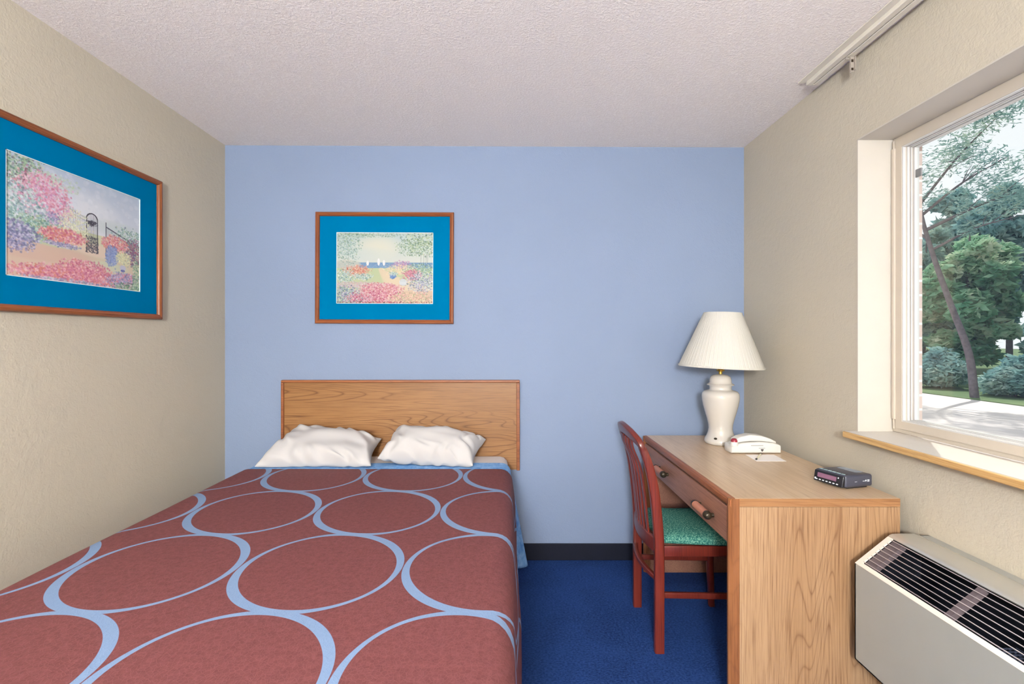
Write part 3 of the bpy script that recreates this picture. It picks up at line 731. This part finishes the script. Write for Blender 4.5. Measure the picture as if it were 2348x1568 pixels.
# shade: pleated fabric
s = NT('pleated_shade_fabric', .9, .1)
tc = s.n('ShaderNodeTexCoord'); sp_ = s.n('ShaderNodeSeparateXYZ'); s.l(tc.outputs['Object'], sp_.inputs[0])
ang = s.M('ARCTAN2', sp_.outputs[1], sp_.outputs[0]); pl = s.M('SINE', s.M('MULTIPLY', ang, 130))
s.col(rgb(238, 235, 228)); s.bump(s.M('ADD', pl, s.M('MULTIPLY', s.noise(s.co(scale=(1, 1, .1)), 60), 2)), .35, .002)
tl = s.n('ShaderNodeBsdfTranslucent'); tl.inputs[0].default_value = rgb(244, 241, 232); mxs = s.n('ShaderNodeMixShader'); mxs.inputs[0].default_value = .45
out = [n for n in s.t.nodes if n.type == 'OUTPUT_MATERIAL'][0]
s.l(s.p.outputs[0], mxs.inputs[1]); s.l(tl.outputs[0], mxs.inputs[2]); s.l(mxs.outputs[0], out.inputs[0])
m_shade = s.m
zs0, zs1, rb_, rt_ = .396, .678, .207, .092
mb = MB().lathe([(rb_, 0), (rt_, zs1-zs0), (rt_-.002, zs1-zs0), (rb_-.002, .0005), (rb_, 0)], (0, 0, 0), 192, rib=.004, ribn=64)
mb.lathe([(rb_+.001, -.001), (rb_+.0015, .008), (rb_-.003, .008), (rb_-.003, -.001), (rb_+.001, -.001)], n=96)
mb.lathe([(rt_+.001, zs1-zs0-.007), (rt_+.001, zs1-zs0+.001), (rt_-.003, zs1-zs0+.001), (rt_-.003, zs1-zs0-.007), (rt_+.001, zs1-zs0-.007)], n=96)
sh = mb.build('lamp_shade', m_shade, None, 50)
sh.parent = lamp; sh.location = (0, 0, zs0); sh.rotation_euler = (0, math.radians(2.2), 0); sh['label'] = 'white pleated fabric shade, slightly tilted'
mb = MB()
for k in range(3): a = 2*PI*k/3; mb.tube([(lx, ly, DZ+.672), (lx+.089*math.cos(a), ly+.089*math.sin(a), DZ+.670)], .0018, 6)
obj('shade_spider', mb, m_brass, lamp)

# ------------------------------------------------------------------ telephone
m_tel = plain('white_phone_plastic', rgb(212, 209, 203), .3, .45, var=.01)
tel = thing('telephone', 'white desk telephone beside the lamp with red message light', 'telephone', (1.165, 2.26, DZ))
def rounded_loft(secs, mi=0, n=28, e=.35):
    """secs: (x, y-centre, z0, z1, half-width in y)"""
    mb = MB(); vs = []; fs = []
    for (x, yc, z0, z1, hw) in secs:
        for k in range(n):
            th = 2*PI*(k+.5)/n; a, b = math.cos(th), math.sin(th)
            vs.append((x, yc+hw*math.copysign(abs(a)**e, a), (z0+z1)/2+(z1-z0)/2*math.copysign(abs(b)**e, b)))
    for i in range(len(secs)-1):
        for k in range(n): fs.append((i*n+k, i*n+(k+1) % n, (i+1)*n+(k+1) % n, (i+1)*n+k))
    fs.append(tuple(range(n))[::-1]); fs.append(tuple(range((len(secs)-1)*n, len(secs)*n)))
    return mb.add(vs, fs, mi)
z0 = DZ+.001
mb = rounded_loft([(1.046, 2.265, z0+.006, z0+.028, .030), (1.050, 2.265, z0, z0+.040, .038), (1.10, 2.265, z0, z0+.050, .042), (1.18, 2.265, z0, z0+.056, .042), (1.25, 2.265, z0, z0+.050, .042), (1.281, 2.265, z0, z0+.040, .038), (1.285, 2.265, z0+.006, z0+.030, .030)])
obj('body', mb, m_tel, tel, 50)
zt = z0
mb = rounded_loft([(1.068, 2.258, zt+.0455, zt+.052, .020), (1.072, 2.258, zt+.0465, zt+.066, .026), (1.095, 2.258, zt+.0512, zt+.078, .028), (1.14, 2.258, zt+.0562, zt+.088, .028), (1.19, 2.258, zt+.0562, zt+.084, .028), (1.235, 2.258, zt+.0512, zt+.070, .027), (1.262, 2.258, zt+.0465, zt+.056, .024), (1.266, 2.258, zt+.0465, zt+.050, .018)])
obj('handset', mb, m_tel, tel, 50)
mb = MB().lathe([(.017, 0), (.017, .014), (.015, .018), (0, .018)], (1.0610, 2.228, z0+.038), 24)
mb.lathe([(.015, .0182), (.014, .027), (.009, .033), (0, .035)], (1.0610, 2.228, z0+.038), 24, 1)
obj('message_light', mb, [m_tel, plain('red_lens', rgb(140, 44, 58), .3, .4)], tel, 50, 'red round message light')
mb = MB(); mb.box(1.138, 1.196, 2.2225, 2.2235, z0+.0385, z0+.0400); mb.box(1.175, 1.205, 2.2222, 2.2232, z0+.026, z0+.0272)
obj('seam', mb, m_slot, tel)
mb = MB(); mb.prism([(1.184, z0+.022), (1.198, z0+.022), (1.196, z0+.015), (1.191, z0+.010), (1.186, z0+.015)], 1, 2.2218, 2.2232)
obj('jack_mark', mb, plain('dark_grey_mark', rgb(70, 66, 66), .6), tel, label='small dark shield shaped mark')

# note card and pen
card = MB(); zc2 = DZ+.0006
card.add([(1.103, 2.205, zc2), (1.094, 2.088, zc2), (1.226, 2.088, zc2), (1.236, 2.205, zc2), (1.103, 2.205, zc2+.0008), (1.094, 2.088, zc2+.0008), (1.226, 2.088, zc2+.0008), (1.236, 2.205, zc2+.0008)],
         [(0, 1, 2, 3), (4, 7, 6, 5), (0, 4, 5, 1), (1, 5, 6, 2), (2, 6, 7, 3), (3, 7, 4, 0)])
tag(card.build('note_card', plain('white_card', rgb(246, 240, 236), .7, .2, var=.01)), 'white note card lying on the desk in front of the telephone', 'note card')
pen = thing('pen', 'thin pale pen with dark tip lying across the note card', 'pen', (1.13, 2.15, zc2))
a_, b_ = Vector((1.102, 2.106, zc2+.0052)), Vector((1.176, 2.205, zc2+.0052)); dv = (b_-a_)
obj('barrel', MB().tube([a_+dv*.06, b_-dv*.12], .0036, 12), plain('ivory_pen_plastic', rgb(220, 214, 180), .3), pen, 50)
obj('tip', MB().tube([a_, a_+dv*.058], .0042, 12), plain('black_pen_plastic', rgb(40, 38, 38), .3), pen, 50, 'dark end cap')
obj('clip', MB().tube([b_-dv*.118, b_], .0044, 12).tube([b_-dv*.2+Vector((.0, 0, .006)), b_-dv*.02+Vector((.0, 0, .006))], .0012, 6), plain('dark_clip', rgb(84, 76, 62), .3, .5, .6), pen, 50)

# ------------------------------------------------------------------ clock radio
ang_ = math.radians(0)
clk = thing('clock_radio', 'small dark grey clock radio on the near end of the desk', 'clock radio', (1.235, 1.755, DZ))
m_clk = plain('dark_grey_plastic', rgb(62, 64, 78), .35, .5, var=.04)
m_blk2 = plain('black_plastic', rgb(26, 27, 34), .3, .5)
m_btn = plain('pale_button', rgb(150, 172, 176), .4)
m_wht = plain('white_print', rgb(225, 228, 236), .5)
# local frame: front-near corner, front runs towards -x +y
cn = Vector((1.196, 1.690, DZ)); fdir = Vector((-.34, .94, 0)).normalized(); sdir = Vector((.972, .235, 0)).normalized()
def cbox(f0, f1, s0, s1, z0_, z1_, bev=0, mi=0, mb=None, lean=0):
    """box in the clock's own axes: f along the front, s to the back"""
    tmp = MB().box(f0, f1, s0, s1, z0_, z1_, 0, bev); mb = mb or MB()
    vs = []
    for (f, s2, z) in tmp.v:
        s3 = s2+lean*(z-.006)
        p = cn+fdir*f+sdir*s3; vs.append((p.x, p.y, DZ+z))
    return mb.add(vs, [tuple(x) for x in tmp.f], mi)
mb = cbox(0, .118, .012, .135, .006, .050, .008); obj('case', mb, m_clk, clk, 50)
mb = cbox(.004, .114, .0, .0118, .007, .047, .003, lean=.18); obj('front_panel', mb, m_blk2, clk, 40, 'black front panel')
mb = cbox(.028, .098, -.0025, -.0005, .024, .040, lean=.18); obj('display', mb, plain('purple_display', rgb(120, 86, 108), .15, .6), clk, label='dim purple display window')
mb = MB()
for k in range(7): cbox(.020+.013*k, .026+.013*k, -.002, .0, .0135, .0165, lean=.18, mb=mb)
cbox(.104, .108, -.002, 0, .014, .020, lean=.18, mb=mb); cbox(.020, .023, -.002, 0, .036, .040, lean=.18, mb=mb)
obj('front_markings', mb, m_wht, clk)
for k in range(6):
    obj('button', cbox(.012+.0165*k, .024+.0165*k, .020, .026, .0502, .0526, .0008), m_btn, clk)
mb = cbox(.012, .106, .032, .036, .0501, .0512); obj('button_row', mb, m_blk2, clk)
mb = cbox(.030, .100, .095, .128, .0501, .0508); obj('top_plate', mb, plain('light_grey_plate', rgb(150, 160, 172), .25), clk)
for q in ((.088, .098, .0265, .028), (.1, .1045, .026, .031), (.109, .118, .0285, .031), (.109, .118, .0245, .0265), (.052, .062, .026, .0272)):
    obj('side_marking', cbox(-.0008, .0, *q), m_wht, clk)
mb = MB(); cbox(.01, .108, .03, .12, .001, .0062, mb=mb); obj('foot', mb, m_blk2, clk)

# ------------------------------------------------------------------ wall air conditioner
AX0, AXT, AX1 = 1.1375, 1.2525, XR-.001; AY1, AY0 = 1.553, .485; AZ0, AZF, AZT = .25, .566, .658
m_ac = plain('putty_ac_enamel', rgb(156, 156, 150), .4, .4, var=.01)
m_acs = plain('silver_ac_metal', rgb(200, 198, 192), .22, .5, .55, var=.01)
m_acw = plain('cream_ac_edge', rgb(226, 214, 202), .35, .4, var=.01)
m_bar = plain('pale_grille_metal', rgb(196, 186, 188), .25, .5, .4)
m_dark = plain('black_interior', rgb(18, 20, 28), .5, .3, var=.3, scale=30)
ac = thing('air_conditioner', 'beige wall air conditioner with slatted top grille under the window', 'air conditioner', (AXT, 1.0, AZ0))
mb = MB(); th_ = .004
sl = Vector((AXT-AX0, 0, AZT-AZF)); sl.normalize()
nrm = Vector((-sl.z, 0, sl.x))
# front sheet, bottom, end plates, top
mb.box(AX0, AX0+th_, AY0, AY1, AZ0, AZF-.001, 0); mb.box(AX0, AX1, AY0, AY1, AZ0, AZ0+th_, 0)
for (ya, yb) in ((AY1-th_, AY1), (AY0, AY0+th_)):
    mb.prism([(AX0, AZ0), (AX1, AZ0), (AX1, AZT-.001), (AXT, AZT-.001), (AX0, AZF-.001)], 1, ya, yb, 0)
obj('cabinet', mb, m_ac, ac)
# sloped frame round the opening
def slp(t, off=0):   # point on the slope at distance t from the front edge
    p = Vector((AX0, 0, AZF))+sl*t+nrm*off; return (p.x, p.z)
SLn = (Vector((AXT, 0, AZT))-Vector((AX0, 0, AZF))).length
mb = MB()
def strip(t0, t1, y0_, y1_, thk=.004, mi=0, mb=mb, o=0):
    mb.prism([slp(t0, o), slp(t1, o), slp(t1, o-thk), slp(t0, o-thk)], 1, y0_, y1_, mi)
strip(0, .014, AY0, AY1); strip(.014, SLn-.008, AY1-.020, AY1); strip(.014, SLn-.008, AY0, AY0+.020)
obj('grille_frame', mb, m_acw, ac)
mb = MB(); a_t = [(AXT-.007*sl.x, AZT-.007*sl.z)]
poly = [slp(SLn-.008), (AXT-.001, AZT-.0005), (AXT+.008, AZT+.003), (AXT+.03, AZT+.004), (AXT+.085, AZT+.004), (AXT+.095, AZT), (AXT+.095, AZT-.006), (AXT+.004, AZT-.006), slp(SLn-.008, -.006)]
mb.prism(poly, 1, AY0, AY1, 0)
obj('top_panel', mb, m_acs, ac, 50, 'silver metal top panel')
obj('wall_sleeve', MB().box(AXT+.0955, AX1, AY0, AY1, AZT-.012, AZT-.001), m_ac, ac)
for k in range(8):
    tt = .0195+(SLn-.032)*k/7.0*.985
    mbk = MB(); mbk.tube([(slp(tt, -.001)[0], AY0+.018, slp(tt, -.001)[1]), (slp(tt, -.001)[0], AY1-.018, slp(tt, -.001)[1])], .0014, 8)
    obj('grille_bar', mbk, m_bar, ac, 60)
for yc in (1.513, 1.245, .985, .725):
    mbk = MB(); p1, p2 = slp(.016, -.010), slp(SLn-.010, -.010)
    mbk.prism([slp(.016, -.006), slp(SLn-.01, -.006), slp(SLn-.01, -.022), slp(.016, -.022)], 1, yc-(.019 if yc > 1.4 else .008), yc+(.019 if yc > 1.4 else .008))
    obj('grille_rib', mbk, plain('mauve_rib', rgb(92, 82, 86), .5, .2), ac)
mb = MB(); mb.prism([(AX0+.006, AZ0+.25), (AX1-.01, AZ0+.25), (AX1-.01, AZ0+.262), (AX0+.006, AZ0+.262)], 1, AY0+.006, AY1-.006, 0)
mb.box(AX1-.03, AX1-.02, AY0+.006, AY1-.006, AZ0+.262, AZT-.016, 0)
for k in range(14): mb.box(AX0+.02+.014*k, AX0+.022+.014*k, AY0+.02, AY1-.04, AZ0+.2625, AZ0+.274, 0)
mb.prism([(AX0+.006, AZ0+.262), (AX1-.032, AZ0+.262), (AX1-.032, AZT-.012), (AXT+.002, AZT-.012), (AX0+.006, AZF-.012)], 1, AY1-.008, AY1-.005, 0)
mb.box(AX0+.005, AX0+.007, AY0+.006, AY1-.006, AZ0+.262, AZF-.014, 0)
obj('interior', mb, m_dark, ac)
mb = MB()
for k in range(34): mb.box(AX0+.03, AXT+.01, 1.18-.012*k, 1.1815-.012*k, AZ0+.275, AZ0+.279)
for k in range(9): mb.box(AX0+.03+.0125*k, AX0+.0315+.0125*k, .77, 1.18, AZ0+.2793, AZ0+.281)
obj('filter_screen', mb, plain('dark_mesh', rgb(60, 66, 84), .4), ac)

# ------------------------------------------------------------------ unseen fill lamps added behind the viewer to brighten the room
def emis(name, c, st):
    m = bpy.data.materials.new(name); m.use_nodes = True; t = m.node_tree; t.nodes.clear()
    e_ = t.nodes.new('ShaderNodeEmission'); o = t.nodes.new('ShaderNodeOutputMaterial'); e_.inputs[0].default_value = c; e_.inputs[1].default_value = st
    t.links.new(e_.outputs[0], o.inputs[0]); return m
cl = thing('fill_light_ceiling', 'round white fill light added on the ceiling, unseen behind the viewer', 'fill light', (-.15, -1.3, ZL))  # unseen fixture put in as fill light
mb = MB().lathe([(0, -.001), (.24, -.001), (.24, -.03), (.225, -.03), (.225, -.012), (0, -.012)], (-.15, -1.3, 2.435), 48)
obj('fill_light_rim', mb, m_trimw, cl, 40)
mb = MB().lathe([(.224, -.022), (.21, -.075), (.16, -.105), (.08, -.12), (0, -.124)], (-.15, -1.3, 2.435), 48)
obj('fill_light_diffuser', mb, emis('fill_diffuser', (.95, .98, 1, 1), FILL_CEIL), cl, 60)
fl = thing('fill_lamp_globe', 'globe fill light added on a stand, unseen behind the viewer', 'added fill lamp', (-.3, -1.9, 0))  # unseen globe added to spread fill light onto the lower walls
mb = MB().lathe([(0, .001), (.14, .001), (.14, .018), (.02, .028), (.013, .04), (.013, 1.49), (0, 1.49)], (-.3, -1.9, 0), 32)
obj('fill_lamp_stand', mb, m_brass_d, fl, 40)
mb = MB().lathe([(.014, 1.491), (.05, 1.495), (.09, 1.51), (.09, 1.52), (0, 1.52)], (-.3, -1.9, 0), 48)
obj('fill_lamp_collar', mb, m_trimw, fl, 60)
mb = MB().lathe([(.001, -.20)]+[(.20*math.cos(a), .20*math.sin(a)) for a in np.linspace(-PI/2+.1, PI/2-.1, 24)]+[(.001, .20)], (-.3, -1.9, 1.722), 48)
obj('globe', mb, emis('fill_globe', (.94, .98, 1, 1), FILL_GLOBE), fl, 60)  # glowing globe of the added, unseen fill lamp

# ------------------------------------------------------------------ outdoors
GZ = -.15
s = NT('pale_asphalt', .95, .1); na = s.noise(s.co(), .8, 4); nf = s.noise(s.co(), 30, 4)
s.col(s.mix(s.M('MULTIPLY', nf, .3), s.ramp(na, [(.3, rgb(204, 197, 196)), (.7, rgb(216, 208, 206))]), rgb(180, 174, 174)))
struct('ground', MB().box(XO+.001, 11.0, -20, 60, GZ-.1, GZ), s.m, 'pale car park outside the window', 'ground')
s = NT('lawn_green', .95, .1); na = s.noise(s.co(), .5, 4); nf = s.noise(s.co(), 40, 4)
s.col(s.mix(s.M('MULTIPLY', nf, .5), s.ramp(na, [(.35, rgb(80, 104, 76)), (.7, rgb(128, 146, 106))]), rgb(48, 74, 44)))
go = struct('lawn', MB().box(11.0, 70, -20, 80, GZ-.1, GZ+.02), s.m, 'green lawn beyond the car park', 'lawn')
m_eave = plain('eave_paint', rgb(220, 214, 204), .6)

def leafmat(name, c1, c2, c3):
    s = NT(name, .7, .2); n = s.noise(s.co(), 1.3, 3, .6); oi = s.n('ShaderNodeNewGeometry')
    c = s.ramp(n, [(.3, c1), (.5, c2), (.7, c3)]); s.col(c)
    tl = s.n('ShaderNodeBsdfTranslucent'); s.l(c, tl.inputs[0]); mxs = s.n('ShaderNodeMixShader'); mxs.inputs[0].default_value = .35
    out = [q for q in s.t.nodes if q.type == 'OUTPUT_MATERIAL'][0]
    s.l(s.p.outputs[0], mxs.inputs[1]); s.l(tl.outputs[0], mxs.inputs[2]); s.l(mxs.outputs[0], out.inputs[0]); return s.m
m_pine = leafmat('pine_needles', rgb(106, 146, 146), rgb(138, 172, 166), rgb(190, 206, 188))  # all three leaf colours are lightened to paint in the haze
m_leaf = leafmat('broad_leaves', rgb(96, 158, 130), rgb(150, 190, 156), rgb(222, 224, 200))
m_far = leafmat('haze_tinted_leaves', rgb(104, 150, 158), rgb(146, 184, 182), rgb(206, 218, 208))
m_bark = plain('grey_bark', rgb(112, 104, 108), .9, .1, var=.2, bump=.6)

def leaves(rs, centres, n, size, flat=.6, aspect=2.2, hz=.5):
    """n little leaf faces scattered through blobs: (x,y,z,r)"""
    cs = np.array(centres, dtype=float); wgt = cs[:, 3]**2; wgt /= wgt.sum()
    pick = rs.choice(len(cs), n, p=wgt); d = rs.randn(n, 3); d /= np.linalg.norm(d, axis=1)[:, None]+1e-9
    rad = cs[pick, 3:4]*(rs.rand(n, 1)**.45); P = cs[pick, :3]+d*rad*np.array([1, 1, flat])
    a = rs.randn(n, 3); a[:, 2] *= hz; a /= np.linalg.norm(a, axis=1)[:, None]; b = np.cross(a, rs.randn(n, 3)); b /= np.linalg.norm(b, axis=1)[:, None]+1e-9
    sz = size*(.5+rs.rand(n, 1)); A = a*sz*aspect/2; B = b*sz/2
    V = np.stack([P-A, P+B*.8-A*.1, P+A, P-B*.8-A*.1], 1).reshape(-1, 3); Fc = np.arange(4*n).reshape(n, 4)
    return V.tolist(), Fc.tolist()
def tree_parts(rs, h, crown_r, crown_z0, nleaf, size, mat, trunk_r=.12, lean=(0, 0), name='tree', blobs=36, label='', cat='tree', loc=(0, 0, 0), group=None, flat=.6):
    t = thing(name, label, cat, loc, group)
    pts = cr([(0, 0, 0), (lean[0]*.3, lean[1]*.3, h*.35), (lean[0]*.7, lean[1]*.7, h*.7), (lean[0], lean[1], h*.95)], 5)
    mb = MB(); mb.tube(pts, 0, 10, rad=[trunk_r*(1-.8*i/(len(pts)-1)) for i in range(len(pts))])
    cs = []
    for k in range(blobs):
        z = crown_z0+(h-crown_z0)*rs.rand(); f = 1-.55*abs((z-crown_z0)/(h-crown_z0)-.4)
        a = rs.rand()*2*PI; rr = crown_r*f*(rs.rand()**.6)*.8; ax = np.interp(z, [0, h], [0, lean[0]]); ay = np.interp(z, [0, h], [0, lean[1]])
        c = (ax+rr*math.cos(a), ay+rr*math.sin(a), z); cs.append(c+(crown_r*(.28+.2*rs.rand()),))
        if k % 2 == 0: mb.tube([(ax, ay, z-.3*rr-.05), ((ax+c[0])/2, (ay+c[1])/2, z-.12*rr), c], 0, 6, rad=[trunk_r*.3, trunk_r*.2, trunk_r*.06], cap=False)
    mb2 = mb.build('trunk', m_bark, None, 60); mb2.parent = t
    V, Fc = leaves(rs, cs, nleaf, size, flat)
    me = bpy.data.meshes.new('foliage'); me.from_pydata(V, [], Fc); me.update(); me.materials.append(mat)
    fo = bpy.data.objects.new('foliage', me); C.objects.link(fo); fo.parent = t
    return t

rs = np.random.RandomState(12)
# the leaning pine seen through the window, with its long bare branches
pine = thing('pine_tree', 'leaning pine tree with sparse needles nearest the car park', 'tree', (11.3, 11.45, GZ))
tr_pts = cr([(0, 0, 0), (-.05, .1, 1.1), (-.30, .30, 2.3), (-.62, .45, 3.6), (-.80, .6, 4.8), (-.72, .8, 6.4), (-.5, 1.0, 8.2)], 6)
mb = MB(); mb.tube(tr_pts, 0, 12, rad=[.088*(1-.82*i/(len(tr_pts)-1)) for i in range(len(tr_pts))])
blobs = []
def branch(p, q, r, nb=5, br_=.36):
    P = cr([p, tuple((Vector(p)+Vector(q))/2+Vector((0, 0, .12))), q], 6); mb.tube(P, 0, 6, rad=[r*(1-.85*i/(len(P)-1)) for i in range(len(P))], cap=False)
    for k in range(nb):
        t_ = .35+.65*(k+.5)/nb; c = P[int(t_*(len(P)-1))]+Vector(((rs.rand()-.5)*.9, (rs.rand()-.5)*.9, (rs.rand()-.3)*.5)); blobs.append((c.x, c.y, c.z, br_*(.8+1.2*rs.rand())))
    for k in range(5):
        a = P[int((.3+.7*rs.rand())*(len(P)-1))]; e_ = a+Vector(((rs.rand()-.5)*1.2, (rs.rand()-.5)*1.2, (rs.rand()-.2)*.7)); mb.tube([a, (a+e_)/2+Vector((0, 0, .05)), e_], 0, 5, rad=[r*.3, r*.2, r*.08], cap=False)
branch((-.78, .58, 4.6), (.35, -.4, 5.7), .04, 6, .34); branch((-.74, .55, 4.2), (1.0, -.9, 5.0), .045, 6, .3); branch((-.8, .6, 4.9), (.5, -.2, 6.9), .04, 6, .38)
branch((-.62, .45, 3.7), (.5, -.6, 4.3), .035, 3, .22); branch((-.70, .5, 4.0), (-1.6, 1.6, 4.9), .04, 5, .36); branch((-.75, .8, 6.2), (-1.5, 1.8, 7.0), .03, 5, .4)
branch((-.6, .9, 7.4), (.3, .2, 8.3), .03, 5, .4); branch((-.5, 1.0, 8.1), (-.9, 1.6, 9.0), .02, 4, .4); branch((-.78, .7, 5.4), (-1.5, 1.4, 6.2), .03, 5, .4)
tk = mb.build('trunk', m_bark, None, 60); tk.parent = pine
V, Fc = leaves(rs, blobs, 15000, .032, .75, 3.6, .45)
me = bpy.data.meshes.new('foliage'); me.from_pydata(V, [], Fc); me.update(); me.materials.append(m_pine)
fo = bpy.data.objects.new('foliage', me); C.objects.link(fo); fo.parent = pine

# a few tree kinds, each planted several times
protos = [tree_parts(rs, 5.4, 1.5, .45, 12000, .16, m_leaf, .11, (.1, .15)),
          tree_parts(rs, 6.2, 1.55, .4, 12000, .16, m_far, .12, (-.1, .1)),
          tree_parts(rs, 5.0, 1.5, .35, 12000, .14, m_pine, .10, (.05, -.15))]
spots = [(15.3+4.0*r_+.3*math.sin(3*k_+r_), 3.7+4.1*k_+2.05*(r_ % 2)) for r_ in range(3) for k_ in range(7)]
looks = ['bright green leafy tree', 'haze-tinted blue-green tree', 'dark green needle tree']
used = [0, 0, 0]
for i, (x, y) in enumerate(spots):
    k = i % 3; src = protos[k]
    if not used[k]: o = src; used[k] = 1
    else:
        o = src.copy(); C.objects.link(o)
        for ch in list(src.children):
            c_ = ch.copy(); C.objects.link(c_); c_.parent = o
    o.name = 'tree'; o.location = (x, y, GZ+.02); o.rotation_euler = (0, 0, i*1.7); sc_ = .95+.12*((i*37) % 10)/10; o.scale = (sc_, sc_, sc_*(1+.22*(i//7)))
    tag(o, looks[k]+' in the belt beyond the lawn outside the window', 'tree', ['leafy trees beyond the lawn', 'haze-tinted trees beyond the lawn', 'needle trees beyond the lawn'][k])

# low bushes at the far edge of the lawn
bush = None
for i in range(13):
    if bush is None:
        bush = thing('bush', '', 'bush', (0, 0, 0)); cs = [(.55*math.cos(a)*r_, .55*math.sin(a)*r_, .35+.75*rs.rand()*(1.2-r_), .42) for a, r_ in zip(rs.rand(16)*6.28, rs.rand(16))]
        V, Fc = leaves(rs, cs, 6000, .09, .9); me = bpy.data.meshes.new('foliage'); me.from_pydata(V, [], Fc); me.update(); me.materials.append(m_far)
        fo = bpy.data.objects.new('foliage', me); C.objects.link(fo); fo.parent = bush
        mb = MB()
        for k in range(7): a = k*.9; mb.tube([(0, 0, -.02), (.18*math.cos(a), .18*math.sin(a), .35), (.4*math.cos(a), .4*math.sin(a), .8)], 0, 6, rad=[.02, .014, .005])
        st_ = mb.build('stems', m_bark, None, 60); st_.parent = bush; o = bush
    else:
        o = bush.copy(); C.objects.link(o)
        for ch in list(bush.children): c_ = ch.copy(); C.objects.link(c_); c_.parent = o
    o.name = 'bush'; o.location = (12.5+.08*math.sin(i*2.1), 5.2+2.15*i, GZ+.02); o.rotation_euler = (0, 0, i*1.3); k = .84+.08*math.sin(i*1.7); o.scale = (k*1.05, k*1.05, k)
    tag(o, 'low blue-green bush in the row at the far edge of the lawn', 'bush', 'bushes along the lawn')
